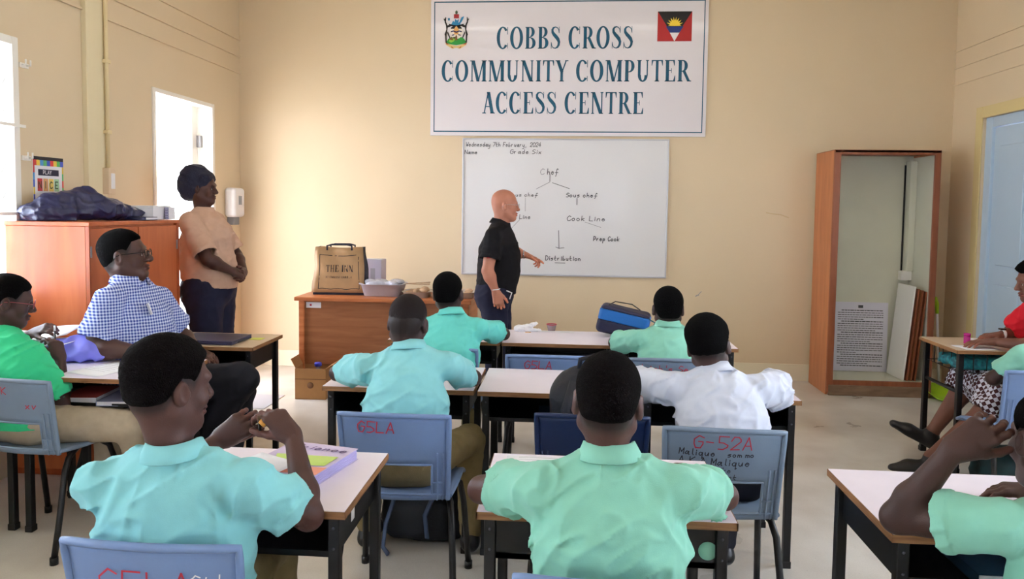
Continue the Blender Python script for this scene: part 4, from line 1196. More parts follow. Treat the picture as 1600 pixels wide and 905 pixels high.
# whiteboard
wb = thing('whiteboard', 'whiteboard with handwritten kitchen brigade chart behind the bald teacher', 'whiteboard', (0, YB, 0))
X0, X1, Z0, Z1 = -.962, .866, .888, 2.112
MB().box(X0 + .01, X1 - .01, -.018, -.002, Z0 + .01, Z1 - .01).build('board', mat('whiteboard_face', (222, 222, 224), rough=.4, spec=.3, coat=.08), wb)
F_ = MB()
for (x0, x1, z0, z1) in ((X0, X1, Z0, Z0 + .016), (X0, X1, Z1 - .012, Z1), (X0, X0 + .012, Z0, Z1), (X1 - .012, X1, Z0, Z1)): F_.box(x0, x1, -.028, -.001, z0, z1, .003)
F_.build('frame', mat('whiteboard_frame', (196, 198, 206), rough=.3, metal=.4), wb)
px = lambda x: -.958 + (x - 724) * .00567
pz = lambda y: 2.113 - (y - 216) * .00567
W1, W2 = MB(), MB(); yb = -.0192
hand_text(W1, 'Wednesday 7th February, 2024', px(729), pz(229), .036, .005, yb, slant=.15, adv=5.2, sx=.80)
hand_text(W1, 'Name', px(727), pz(241), .034, .005, yb, sx=1.0)
hand_text(W1, 'Grade Six', px(799), pz(240), .037, .005, yb, sx=1.05)
hand_text(W2, 'C', px(847), pz(272), .05, .005, yb); hand_text(W1, 'hef', px(858), pz(272), .050, .006, yb, sx=.75)
hand_text(W1, 'Sous chef', px(798), pz(307), .032, .005, yb, sx=1.05)
hand_text(W1, 'Sous chef', px(888), pz(307), .036, .006, yb, sx=1.0)
hand_text(W1, 'Cook', px(782), pz(343), .036, .006, yb, sx=1.0); hand_text(W1, 'Line', px(815), pz(342), .036, .0055, yb, sx=.9)
hand_text(W1, 'Cook Line', px(890), pz(344), .042, .006, yb, sx=1.12)
hand_text(W1, 'Prep Cook', px(932), pz(375), .038, .0065, yb, sx=.80)
hand_text(W1, 'Prep Cook', px(764), pz(377), .038, .0065, yb, sx=.84)
hand_text(W1, 'Distribution', px(857), pz(407), .040, .0065, yb, sx=.82)
def ln(M, pts, w): M.ribbon([(px(a), pz(b)) for (a, b) in pts], w, (0, yb, 0))
ln(W1, [(862, 272), (862, 283)], .006); ln(W2, [(862, 284), (841, 295)], .005); ln(W1, [(866, 285), (893, 294)], .005)
ln(W1, [(905, 309), (905, 319)], .007); ln(W2, [(824, 309), (824, 330)], .004); ln(W2, [(816, 343), (802, 358)], .004); ln(W2, [(918, 346), (943, 354)], .004)
ln(W1, [(877, 360), (878, 388)], .006); ln(W1, [(873, 386), (878, 388), (886, 387)], .005); ln(W1, [(872, 411), (888, 411)], .005)
W1.build('lettering', MATS['marker_ink'], wb); W2.build('faint_lettering', MATS['faint_ink'], wb)
# ------------------------------------------------------------------ wooden teacher desk and what stands on it
wood('desk_wood', (140, 88, 56), (162, 106, 70), rough=.4, scale=(1, 1, 9), wscale=3)
wood('desk_wood_trim', (166, 92, 50), (196, 122, 76), rough=.4, scale=(1, 1, 9), wscale=3)
td = thing('teacher_desk', 'brown wooden teacher desk with a solid front below the tote bag', 'desk', (-1.44, 5.92, 0))
TH = .775
MB().box(-.70, .70, -.33, .33, TH - .03, TH, .005).build('desktop', MATS['desk_wood_trim'], td)
for x in (-.655, .655): MB().box(x - .022, x + .022, -.29, .29, 0, TH - .03, .004).build('side_panel', MATS['desk_wood_trim'], td)
MB().box(-.633, .633, -.275, -.255, .235, TH - .03, .002).build('front_panel', MATS['desk_wood'], td)
MB().box(-.62, -.50, -.277, -.2755, TH - .09, TH - .045).build('label_sticker', MATS['white_paper'], td)
MB().box(-.59, -.575, -.2785, -.277, TH - .075, TH - .06).build('sticker_mark', MATS['red_ink'], td)
# tote bag
tb = thing('tote_bag', 'brown tote bag with dark sides printed THE INN on the wooden desk', 'bag', (-1.845, 5.86, TH), .06)
kraft = mat('tote_tan', (176, 140, 100), rough=.5, noise=.12, nscale=14, bump=.15, bscale=40)
navy = mat('tote_navy', (30, 34, 52), rough=.6)
def tote_grid(y, sgn):
    P = []
    for i in range(13):
        u = -1 + 2 * i / 12; row = []
        for j in range(11):
            v = j / 10; w = .215 - .025 * v
            row.append((u * w + .004 * math.sin(v * 9 + u * 3), sgn * (.085 - .035 * v) + .010 * math.sin(u * 5 + v * 7) * (.3 + v) * sgn, .02 + .36 * v - .006 * math.cos(u * PI) * v))
        P.append(row)
    return P
fg, bg = tote_grid(0, -1), tote_grid(0, 1)
solid(MB().grid(fg).build('front', kraft, tb), .003); solid(MB().grid(bg).build('back', kraft, tb), .003)
for q, k in ((-1, 0), (1, 12)):
    M = MB(); a_, b_ = fg[k], bg[k]; P = []
    for t_ in (0, .5, 1): P.append([tuple(np.array(a_[j]) * (1 - t_) + np.array(b_[j]) * t_ + np.array((-q * .02 * math.sin(PI * t_) * j / 10, 0, 0))) for j in range(11)])
    M.grid(P); solid(M.build('gusset', navy, tb), .003)
MB().box(-.21, .21, -.08, .08, .0, .022, .003).build('base', navy, tb)
for q in (-1, 1):
    M = MB()
    M.tube([(-.10, q * .055, .36), (-.10, q * .060, .395), (-.06, q * .05, .405), (.06, q * .05, .405), (.10, q * .060, .395), (.10, q * .055, .36)], .008, 6, flat=.5)
    M.build('handle', navy, tb)
def on_tote(M): M.v = [(x, -.0025 - (.085 - .035 * (z - .02) / .36) - .010 * math.sin(x / (.215 - .025 * (z - .02) / .36) * 5 + (z - .02) / .36 * 7) * (.3 + (z - .02) / .36), z) for (x, y, z) in M.v]; return M
fr = MB(); 
for pts in ([(-.165 + .33 * i / 16, .05 + .004 * math.sin(i)) for i in range(17)], [(-.155 + .31 * i / 16, .325 - .012 * math.sin(i * PI / 16)) for i in range(17)], [(-.165 + .01 * i / 8, .05 + .275 * i / 8) for i in range(9)], [(.165 - .01 * i / 8, .05 + .275 * i / 8) for i in range(9)]): fr.ribbon(pts, .005)
on_tote(fr).build('printed_frame', MATS['black_ink'], tb)
tx = MB(); 
def serif_sub(M, text, x0, x1, z0, z1):
    P = MB(); serif_line(P, text, x0, x1, z0, z1, 0); M.v += []; M.add(P.v, P.f)
HH = [[(.09, 0), (.20, 0), (.20, 1), (.09, 1)], [(.52, 0), (.63, 0), (.63, 1), (.52, 1)], [(.2, .48), (.52, .48), (.52, .53), (.2, .53)], [(.03, 0), (.26, 0), (.26, .04), (.03, .04)], [(.46, 0), (.69, 0), (.69, .04), (.46, .04)], [(.03, .96), (.26, .96), (.26, 1), (.03, 1)], [(.46, .96), (.69, .96), (.69, 1), (.46, 1)]]
_s = serif
def serif(ch): return (HH, .72) if ch == 'H' else (([[(.04, 0), (.2, 0), (.2, 1), (.04, 1)], [(.2, 0), (.55, 0), (.55, .06), (.2, .06)]], .6) if ch == 'L' else ((_s('C')[0] + [[(.5, .1), (.68, .1), (.68, .45), (.5, .45)]], .76) if ch == 'G' else _s(ch)))
serif_sub(tx, 'THE INN', -.105, .115, .185, .24); serif_sub(tx, 'AT ENGLISH HARBOUR', -.11, .12, .135, .152)
on_tote(tx).build('lettering', MATS['black_ink'], tb)
# white carton behind the tote
wc = thing('carton', 'plain pale lavender carton between tote bag and foil tray', 'carton', (-1.62, 6.08, TH), -.1)
MB().box(-.075, .075, -.06, .06, 0, .275, .004).build('body', mat('carton_lavender', (206, 200, 222), rough=.5), wc)
MB().box(-.076, .076, -.061, .0, .275, .279, .001).build('flap', MATS['white_paper'], wc)
MB().box(-.02, .02, -.0615, -.0605, .09, .2).build('side_seam', mat('seam_grey', (170, 168, 184), rough=.6), wc)
# foil tray with film
ft = thing('foil_tray', 'deep foil tray heaped under clear plastic film on the wooden desk', 'tray', (-1.485, 5.83, TH))
foil = mat('foil', (196, 198, 212), rough=.35, metal=.25, bump=.4, bscale=60)
M = MB(); 
def rr_ring(a, b, z, n=28, p=4.0):
    return [(a * math.copysign(abs(math.cos(t)) ** (2 / p), math.cos(t)), b * math.copysign(abs(math.sin(t)) ** (2 / p), math.sin(t)), z) for t in [2 * PI * i / n for i in range(n)]]
def rings(rs, cap0=True, cap1=False, smooth=True):
    vs = [p for r_ in rs for p in r_]; n = len(rs[0]); fs = []
    for i in range(len(rs) - 1):
        for j in range(n): fs.append((i * n + j, i * n + (j + 1) % n, (i + 1) * n + (j + 1) % n, (i + 1) * n + j))
    if cap0: fs.append(tuple(reversed(range(n))))
    if cap1: fs.append(tuple(range((len(rs) - 1) * n, len(rs) * n)))
    return MB().add(vs, fs, smooth)
rings([rr_ring(.145, .10, .0), rr_ring(.150, .105, .01), rr_ring(.172, .125, .092), rr_ring(.188, .138, .096), rr_ring(.188, .138, .101), rr_ring(.165, .118, .099), rr_ring(.145, .10, .012)], True, True).build('tray', foil, ft)
F = Field((-.2, -.16, .04), (.2, .16, .18), .006); rr = random.Random(4)
for i in range(16): F.ell((rr.uniform(-.13, .13), rr.uniform(-.09, .09), .088 + rr.uniform(0, .022)), (.05, .035, .026), frame(rr.uniform(0, 3)), .012)
link('filling', net_mesh('filling', [F.nets()]), mat('wrapped_food', (196, 200, 220), rough=.25, coat=.6, noise=.2, nscale=30, bump=.5, bscale=70), ft)
# food trays at right
food = mat('bread_tan', (206, 172, 140), rough=.6, noise=.2, nscale=40, bump=.3, bscale=60)
clear = mat('tray_clear', (226, 216, 206), rough=.15, trans=.35, coat=.3)
for i, (x, y, l, lab) in enumerate(((-1.20, 5.80, .10, 'shallow clear tray of bread pieces right beside the foil tray'), (-.91, 5.82, .16, 'long shallow clear tray of bread rolls at the right end of the wooden desk'))):
    t_ = thing('food_tray', lab, 'tray', (x, y, TH))
    rings([rr_ring(l, .11, 0), rr_ring(l + .012, .12, .045), rr_ring(l + .018, .126, .047), rr_ring(l + .010, .118, .044), rr_ring(l - .004, .106, .006)], True, True).build('tray', clear, t_)
    n = int(l * 60); base = None
    for j in range(n):
        F = None
        if base is None:
            F = Field((-.05, -.04, -.03), (.05, .04, .04), .005); F.ell((0, 0, 0), (.036, .026, .022), None, 0); base = net_mesh('bread_piece', [F.nets()])
            base.materials.append(food)
        o = link('bread_piece', base, None, t_, loc=(-l + .045 + (2 * l - .09) * (j % (n // 2)) / max(1, n // 2 - 1), (-.045 if j < n // 2 else .045), .032 + .012 * (j % 3)), rot=(0, .2 * (j % 2), j * 1.3))
tg = thing('serving_tongs', 'thin serving tongs lying over the bread trays', 'tongs', (-1.20, 5.80, TH + .085), .3)
MB().tube([(-.09, 0, .02), (0, .012, .012), (.10, .02, .01)], .004, 6).build('arm', food, tg); MB().tube([(-.09, 0, .02), (0, -.012, .026), (.10, -.02, .03)], .004, 6).build('arm', food, tg)
# cardboard box with bottle under the desk
cb = thing('cardboard_box', 'open cardboard box on the floor under the left end of the wooden desk', 'box', (-1.965, 5.56, 0), .03)
card = mat('cardboard', (186, 138, 90), rough=.8, noise=.08, nscale=20)
M = MB()
for (x0, x1, y0, y1) in ((-.12, .12, -.10, -.096), (-.12, .12, .096, .10), (-.12, -.116, -.1, .1), (.116, .12, -.1, .1)): M.box(x0, x1, y0, y1, 0, .24)
M.box(-.12, .12, -.1, .1, 0, .004).build('body', card, cb)
for (x, y, rx, ry, w, l) in ((0, .098, -.7, 0, .23, .09), (.118, 0, 0, 1.0, .19, .08), (-.118, 0, 0, -.5, .19, .08)):
    if ry == 0: MB().box(-w / 2, w / 2, 0, .003, 0, l).build('flap', card, cb, loc=(x, y, .24), rot=(rx, 0, 0))
    else: MB().box(0, .003, -w / 2, w / 2, 0, l).build('flap', card, cb, loc=(x, y, .24), rot=(0, ry, 0))
M = MB(); M.lathe([(.0001, 0), (.025, 0), (.025, .001), (.0001, .001)], n=20, M=Matrix.Translation((.0, -.1005, .11)) @ Matrix.Rotation(PI / 2, 4, 'X')); M.build('printed_logo', mat('card_print', (120, 86, 60), rough=.8), cb)
MB().box(-.12, .12, -.1012, -.1002, .155, .16).build('tape_line', MATS['card_print'], cb)
bt = thing('bottle', 'bottle with a blue cap standing in the cardboard box', 'bottle', (-1.935, 5.56, .006))
MB().lathe([(.0001, 0), (.032, 0), (.034, .01), (.034, .17), (.028, .20), (.014, .225), (.014, .235)], n=18).build('body', mat('bottle_clear', (200, 214, 230), rough=.1, trans=.6), bt)
MB().lathe([(.0001, .262), (.026, .262), (.028, .255), (.028, .235), (.0001, .235)], n=18).build('cap', mat('cap_blue', (60, 66, 190), rough=.35), bt)
# ------------------------------------------------------------------ tall open cabinet at the right
wood('cabinet_brown', (124, 66, 40), (150, 86, 54), rough=.42, scale=(6, 6, .8), wscale=3)
wood('cabinet_side', (176, 108, 66), (198, 128, 84), rough=.42, scale=(6, 6, .8), wscale=3)
wood('plinth_grey', (110, 86, 66), (140, 112, 88), rough=.6, scale=(2, 2, 10), wscale=3)
tc_ = thing('tall_cabinet', 'tall open-front wooden cabinet with pale inside in the right corner', 'cabinet', (2.53, 6.12, 0))
inm = mat('cabinet_lining', (214, 214, 196), rough=.5, noise=.05, nscale=5)
for q, m_ in ((-1, 'cabinet_side'), (1, 'cabinet_side')): MB().box(q * .402 - .010, q * .402 + .010, .02, .44, 0, 1.99, .002).build('side_panel', MATS[m_], tc_)
F_ = MB().box(-.412, -.360, 0, .022, .02, 1.995, .004); F_.build('stile', MATS['cabinet_brown'], tc_)
MB().box(.365, .412, 0, .022, .02, 1.995, .004).build('stile', MATS['cabinet_brown'], tc_)
MB().box(-.36, .365, 0, .022, 1.955, 1.995, .004).build('top_rail', MATS['cabinet_brown'], tc_)
MB().box(-.36, .365, 0, .022, .085, .125, .004).build('bottom_rail', MATS['cabinet_brown'], tc_)
MB().box(-.395, .395, -.006, .02, 0, .086, .003).build('plinth', MATS['plinth_grey'], tc_)
MB().box(-.39, .39, .43, .44, .085, 1.98).build('back_panel', inm, tc_)
MB().box(-.392, -.386, .022, .43, .11, 1.96).build('lining', inm, tc_); MB().box(.386, .392, .022, .43, .11, 1.96).build('lining', inm, tc_)
MB().box(-.39, .39, .022, .43, .10, .115).build('floor_panel', inm, tc_); MB().box(-.41, .41, .0, .44, 1.975, 1.995).build('top_panel', MATS['cabinet_brown'], tc_)
ld = MB().box(.30, .385, .36, .43, .92, 1.0, .004); ld.build('lock_ledge', MATS['white_paint'], tc_)
MB().box(.318, .326, .415, .43, 1.0, 1.90).build('slot', MATS['black_plastic'], tc_)
MB().box(.33, .385, .34, .43, 1.0, 1.93, .003).build('inner_post', inm, tc_)
# notice sheet
ns = thing('notice_poster', 'white printed notice of fine text lines standing in the tall cabinet', 'poster', (2.53, 6.53, .118))
M = MB().box(-.23, .23, -.002, .002, 0, .60); M.build('sheet', mat('poster_white', (222, 220, 232), rough=.5), ns)
L_ = MB(); rr = random.Random(9)
L_.box(-.02, .02, -.0035, -.0025, .55, .575)
for i in range(26):
    z = .525 - i * .0192; x = -.19 + (.03 if i % 5 == 0 else 0); e = .19 if i % 5 != 4 else rr.uniform(-.05, .14)
    while x < e:
        w = rr.uniform(.012, .035); L_.box(x, min(e, x + w), -.0035, -.0025, z, z + (.0062 if i % 5 else .0078)); x += w + .005
tag(L_.build('lettering', MATS['marker_ink'], ns), kind='stuff')
ns.rotation_euler = (-.03, 0, 0)
# leaning boards
for i, (x, w_, mt, lab) in enumerate(((2.795, .012, 'white_paint', 'white-faced board leaning foremost in the tall cabinet'), (2.828, .014, 'cabinet_brown', 'second thin brown board leaning in the tall cabinet'), (2.860, .014, 'cabinet_side', 'third brown shelf board leaning in the tall cabinet'), (2.890, .012, 'cabinet_brown', 'last brown shelf board leaning against the cabinet side'))):
    o = thing('shelf_board', lab, 'board', (x - .035, 6.20, .118), 0, 'shelf boards stored in the tall cabinet'); o.rotation_euler = (0, .085, 0)
    if i == 0:
        MB().box(-.012, 0, 0, .30, 0, .78, .002).build('face', MATS['white_paint'], o)
        MB().box(-.012, 0, -.004, 0, 0, .78).build('edge', MATS['white_paint'], o)
    else:
        MB().box(-w_, 0, .0, .30, 0, .77 - .01 * i, .002).build('plank', MATS[mt], o)
        MB().box(-w_, 0, -.003, 0, 0, .77 - .01 * i).build('edge', MATS['cabinet_brown'], o)
# broom and dustpan
br = thing('broom', 'white-handled broom with lime green grip in the right corner', 'broom', (3.09, 6.30, 0))
MB().tube([(0, 0, .06), (-.02, .05, .70)], .010, 8).build('handle', MATS['white_plastic'], br)
lime = mat('lime_plastic', (170, 210, 40), rough=.35)
MB().tube([(-.018, .048, .66), (-.022, .052, .74), (-.035, .05, .80)], [.013, .016, .010], 10).build('grip', lime, br)
MB().box(-.12, .10, -.02, .02, .035, .075, .006).build('head', lime, br)
M = MB(); 
for i in range(22):
    for j in range(3): M.tube([(-.11 + i * .0095, -.012 + j * .012, .04), (-.115 + i * .0100, -.016 + j * .016, 0)], .002, 4, caps=False)
tag(M.build('bristles', lime, br), kind='stuff')
dp_ = thing('dustpan', 'lime green plastic dustpan on the floor behind the wire-basket desk', 'dustpan', (3.02, 6.12, 0), .2)
M = MB(); P = []
for i in range(9):
    u = -1 + i / 4; P.append([(u * .11, -.10 + .03 * 0, .004 + .02 * u * u), (u * .115, 0, .010 + .05 * u * u), (u * .10, .10, .03 + .05 * u * u), (u * .085, .13, .10)])
solid(M.grid(P).build('pan', lime, dp_), .003)
MB().tube([(0, .13, .08), (0, .17, .20), (0, .18, .26)], [.012, .010, .014], 8).build('handle', lime, dp_)
# ------------------------------------------------------------------ storage cabinets at the left
wood('orange_wood', (170, 84, 46), (194, 106, 62), rough=.3, scale=(5, 5, .7), wscale=2.5)
wood('orange_wood_dark', (150, 66, 32), (176, 88, 46), rough=.35, scale=(5, 5, .7), wscale=2.5)
sc_ = thing('storage_cabinet', 'orange wooden cabinet standing along the left wall under the black bag', 'cabinet', (-2.79, 4.195, 0))
w_, d_2, h_ = .237, .455, 1.39
MB().box(-w_, w_ - .02, -d_2, d_2, .04, h_ - .022, .003).build('carcass', MATS['orange_wood'], sc_)
MB().box(-w_ - .001, w_ + .006, -d_2 - .006, d_2 + .004, h_ - .022, h_, .003).build('top_panel', MATS['orange_wood'], sc_)
MB().box(-w_ + .01, w_ - .04, -d_2 + .02, d_2 - .02, 0, .04).build('plinth', MATS['orange_wood_dark'], sc_)
for (a, b) in ((-d_2 + .012, -.004), (.004, d_2 - .03)):
    dr = MB().box(w_ - .019, w_, a, b, .06, h_ - .035, .003).build('door', MATS['orange_wood'], sc_)
    hy = b - .04 if a < -.2 else a + .04
    MB().tube([(w_, hy, h_ * .52), (w_ + .022, hy, h_ * .52), (w_ + .022, hy, h_ * .60), (w_, hy, h_ * .60)], .005, 6).build('handle', MATS['chrome'], dr)
    hy = a if a < -.2 else b
    for z in (.25, h_ - .16): MB().box(w_ - .004, w_ + .006, hy - .006, hy + .006, z - .03, z + .03, .002).build('hinge', MATS['hinge_grey'], dr)
MB().box(w_ - .02, w_ + .002, d_2 - .03, d_2, .04, h_ - .022, .002).build('end_post', MATS['orange_wood_dark'], sc_)
MB().box(w_ - .02, w_ + .002, -d_2, -d_2 + .012, .04, h_ - .022, .002).build('end_post', MATS['orange_wood_dark'], sc_)
# black bag on the cabinets
F = Field((-3.04, 3.72, 1.36), (-2.40, 4.62, 1.66), .007)
F.cone((-2.93, 3.86, 1.44), (-2.74, 4.16, 1.455), .080, .090, 0, flat=(0, 0, 1), f=.62)
F.cone((-2.74, 4.16, 1.455), (-2.70, 4.42, 1.425), .095, .060, .05, flat=(0, 0, 1), f=.60)
F.cone((-2.89, 3.90, 1.50), (-2.78, 4.10, 1.515), .045, .055, .06)
F.cone((-2.855, 4.00, 1.52), (-2.80, 4.10, 1.545), .035, .038, .03)
F.box((-2.90, 3.90, 1.42), (.10, .11, .040), frame(-.45), .02, .03)
F.displace(lambda x, y, z: -.013 * ((1 - np.abs(2 * vnoise(x, y, z, (12, 12, 18), 3) - 1)) ** 3) - .009 * (1 - np.abs(2 * vnoise(x + z, y, z, (24, 24, 30), 8) - 1)) ** 3 + .008)
F.plane((0, 0, 1.392), (0, 0, -1))
tag(link('duffel_bag', net_mesh('duffel_bag', [F.nets()]), mat('black_nylon', (40, 42, 78), rough=.34, noise=.2, nscale=9, bump=.2, bscale=50)), 'shiny black bag lying crumpled on top of the orange cabinet', 'bag')
# ring binder, white box
wb_ = thing('paper_box', 'white paper box at the doorway end of the orange cabinet', 'box', (-2.68, 4.50, 1.392), 0)
MB().box(-.10, .10, -.10, .10, 0, .085, .003).build('body', MATS['white_paper'], wb_); MB().box(-.102, .102, -.102, .102, .07, .088, .002).build('lid', MATS['white_plastic'], wb_)
nb = thing('ring_binder', 'small spiral-bound pad standing beside the white paper box', 'binder', (-2.56, 4.56, 1.392), .1)
MB().box(-.01, .01, -.05, .05, 0, .08, .002).build('cover', MATS['white_paper'], nb)
M = MB(); 
for i in range(7): M.tube([(.014 * math.cos(t), -.052, .01 + i * .0105 + .004 * math.sin(t)) for t in [k * PI / 4 for k in range(8)]], .0016, 5, closed=True)
M.build('spiral', mat('spiral_violet', (96, 88, 150), rough=.4), nb)
dkb = thing('book', 'thin dark blue book at the cabinet edge under the black bag', 'book', (-2.63, 4.30, 1.392), .0)
MB().box(-.09, .09, -.05, .08, 0, .02, .003).build('cover', mat('navy_cover', (26, 28, 66), rough=.4), dkb); MB().box(-.087, .093, -.047, .077, .004, .016).build('pages', MATS['white_paper'], dkb)
# play nice poster on the wall
po = thing('wall_poster', 'small rainbow-bordered poster on the left wall above the black bag', 'poster', (XL, 4.085, 1.585))
M = MB().box(.0, .003, -.125, .125, -.17, .17); M.build('sheet', MATS['white_paper'], po)
def pr(name, y0, y1, z0, z1, rgb, lay=1): return MB().box(.003, .003 + lay * .0004, y0, y1, z0, z1).build(name, mat('print_%d_%d_%d' % rgb, rgb, rough=.4), po)
pr('title_strip', -.125, .125, .150, .17, (30, 26, 40))
cols = [(200, 60, 60), (226, 190, 70), (70, 150, 210), (90, 180, 110), (60, 90, 190), (220, 70, 60), (230, 200, 80), (90, 180, 90), (70, 90, 200)]
for i, c_ in enumerate(cols): pr('border_block', -.125 + i * .0278, -.125 + (i + 1) * .0278, .118, .150, c_)
for i in range(7):
    for q in (-1, 1): pr('border_block', -.125 if q < 0 else .113, -.113 if q < 0 else .125, .118 - (i + 1) * .041, .118 - i * .041, cols[(i * 2 + (q > 0)) % 9])
pr('name_strip', -.085, .085, .062, .098, (30, 30, 60))
def wall_text(txt, y, z, h, w, m_, sx=1.0):
    T_ = MB(); hand_text(T_, txt, 0, 0, h, w, 0, jit=0, slant=0, sx=sx); T_.v = [(.0042, y + a, z + c) for (a, b, c) in T_.v]; return T_.build('lettering', m_, po)
wall_text('PLAY', -.045, .071, .020, .004, MATS['white_paper'])
for i, (ch, c_) in enumerate((('N', (196, 60, 66)), ('I', (214, 160, 110)), ('C', (232, 206, 110)), ('E', (170, 210, 170)))):
    pr('letter_card', -.092 + i * .046, -.052 + i * .046, -.028, .045, c_); wall_text(ch, -.084 + i * .046, -.010, .038, .006, mat('print_60_80_60', (60, 80, 60)), .8)
# ------------------------------------------------------------------ things on and under the desks
DJ2 = make_desk('desk against the left wall under the heap of white paper', (-2.745, 3.30, 0), w=.55)
def sheet(name, label, loc, rz, w, l, m, cat='paper', curl=.004, lines=False, group=None):
    t = thing(name, label, cat, loc, rz, group)
    P = []
    for i in range(9):
        u = -1 + i / 4; P.append([(u * w / 2, (-1 + j / 3) * l / 2, curl * (u * u) * (1 + math.sin(j + i * .5)) * .5) for j in range(7)])
    o = solid(MB().grid(P).build('leaf', m, t), .0012, 1)
    if lines:
        L_ = MB()
        for k in range(7): L_.box(-w * .38, w * .30, l * .36 - k * l * .1, l * .36 - k * l * .1 + .0016, curl + .0016, curl + .0019)
        L_.build('ruled_lines', MATS['faint_ink'], t)
    return t
def book(name, label, loc, rz, w, l, h, cm, pm=None, cat='book'):
    t = thing(name, label, cat, loc, rz)
    MB().box(-w / 2, w / 2, -l / 2, l / 2, 0, .0025, .001).box(-w / 2, w / 2, -l / 2, l / 2, h - .0025, h, .001).box(-w / 2, -w / 2 + .003, -l / 2, l / 2, 0, h, .001).build('cover', cm, t)
    M = MB(); n = max(3, int(h / .003))
    for i in range(n): M.box(-w / 2 + .003, w / 2 - .003 - .001 * (i % 2), -l / 2 + .003, l / 2 - .003 - .001 * (i % 2), .0026 + i * (h - .0052) / n, .0026 + (i + .85) * (h - .0052) / n)
    M.build('pages', pm or MATS['white_paper'], t)
    return t
# workbook pile on the front left desk
cov = mat('cover_lilac', (196, 184, 220), rough=.3)
wk = book('workbook', 'thick workbook with lilac and green cover on the front left desk', (-.775, 2.065, .7205), -.22, .23, .28, .034, cov, mat('page_edge_lilac', (186, 176, 226), rough=.6))
M = MB(); M.poly([(-.09, .02), (.10, .05), (.10, -.03), (-.05, -.06)]); M.v = [(x, z, .0352) for (x, y, z) in M.v]; M.build('green_patch', mat('cover_green', (186, 214, 110), rough=.3), wk)
M = MB(); M.poly([(-.115, -.075), (.115, -.04), (.115, -.10), (-.115, -.125)]); M.v = [(x, z, .0351) for (x, y, z) in M.v]; M.build('coral_patch', mat('cover_coral', (224, 140, 120), rough=.3), wk)
T_ = MB(); hand_text(T_, 'Science', -.08, .085, .035, .005, 0, jit=0, slant=.2, sx=.9); T_.v = [(x, z, .0354) for (x, y, z) in T_.v]; T_.build('title', mat('title_violet', (110, 90, 150), rough=.4), wk)
b2 = book('exercise_book', 'lower exercise book with coral edge beneath the lilac workbook', (-.70, 1.985, .7205), -.22, .0, .0, .0, cov) if False else None
sh1 = sheet('exercise_sheet', 'open white exercise sheet lying over the lilac workbook', (-.86, 1.995, .757), -.45, .17, .15, MATS['white_paper'])
MB().box(.02, .035, -.01, .004, .006, .0068).build('printed_mark', MATS['black_ink'], sh1)
# stub held between the boy's fingers
pc = thing('pencil_stub', 'tiny orange and black pencil stub held in the largest boy\'s fingers', 'pencil', (-.836, 1.935, .905))
MB().tube([(0, 0, -.045), (-.004, 0, 0)], .0045, 8).build('stub', MATS['black_plastic'], pc)
MB().tube([(.0, -.002, .0), (.016, -.004, -.012)], .0075, 10).build('barrel', mat('pencil_orange', (206, 140, 60), rough=.4), pc)
MB().tube([(-.004, 0, 0), (-.004, .002, .014)], .006, 8).build('tip', mat('pencil_brown', (80, 50, 30), rough=.5), pc)
# exercise book under the front centre boy's hands
sheet('exercise_sheet', 'page edge with fine lines at the left back of the front centre desk', (-.02, 2.16, .722), 0, .32, .20, MATS['white_paper'], lines=True)
sheet('exercise_sheet', 'curled pinkish paper under the front centre boy\'s right forearm', (.30, 2.13, .724), -.3, .20, .20, mat('pinkish_paper', (226, 204, 204), rough=.7), curl=.03)
# first row
t = thing('paper_scrap', 'crumpled white tissue on the first row middle desk', 'paper', (-.255, 4.60, .72))
F = Field((-.1, -.06, -.01), (.1, .06, .08), .004)
F.ell((-.03, 0, .015), (.05, .03, .022), None, 0); F.cone((-.02, 0, .02), (.06, 0, .05), .016, .008, .01); F.cone((-.04, 0, .01), (.085, -.01, .008), .012, .008, .01)
F.displace(lambda x, y, z: -.006 * (1 - np.abs(2 * vnoise(x, y, z, (60, 60, 60), 1) - 1)) ** 2); F.plane((0, 0, .001), (0, 0, -1))
link('tissue', net_mesh('tissue', [F.nets()]), MATS['white_paper'], t)
MB().box(-.005, .03, -.05, -.045, 0, .004).build('stub', mat('pencil_ochre', (220, 170, 90)), t)
rl = thing('ruler', 'white plastic strip ruler on the first row middle desk', 'ruler', (-.085, 4.60, .7205), -.04)
MB().box(-.13, .13, -.015, .015, 0, .003, .001).build('strip', MATS['white_plastic'], rl); M = MB()
for i in range(24): M.box(-.125 + i * .0108, -.1245 + i * .0108, .006, .014, .003, .0034)
M.build('scale_marks', MATS['faint_ink'], rl)
cu = thing('sharpener_cup', 'small clear cup with red lid and red core on the middle desk', 'cup', (-.098, 4.635, .7205))
MB().lathe([(.0001, 0), (.022, 0), (.03, .035), (.031, .04), (.029, .04), (.021, .004), (.0001, .004)], n=18).build('cup', mat('cup_clear', (236, 214, 222), rough=.1, trans=.6), cu)
MB().lathe([(.0001, .003), (.018, .003), (.02, .02), (.012, .034), (.0001, .036)], n=14).build('core', mat('core_red', (196, 36, 66), rough=.4), cu)
MB().lathe([(.029, .038), (.033, .04), (.033, .044), (.029, .043)], n=18).build('rim', MATS['core_red'], cu)
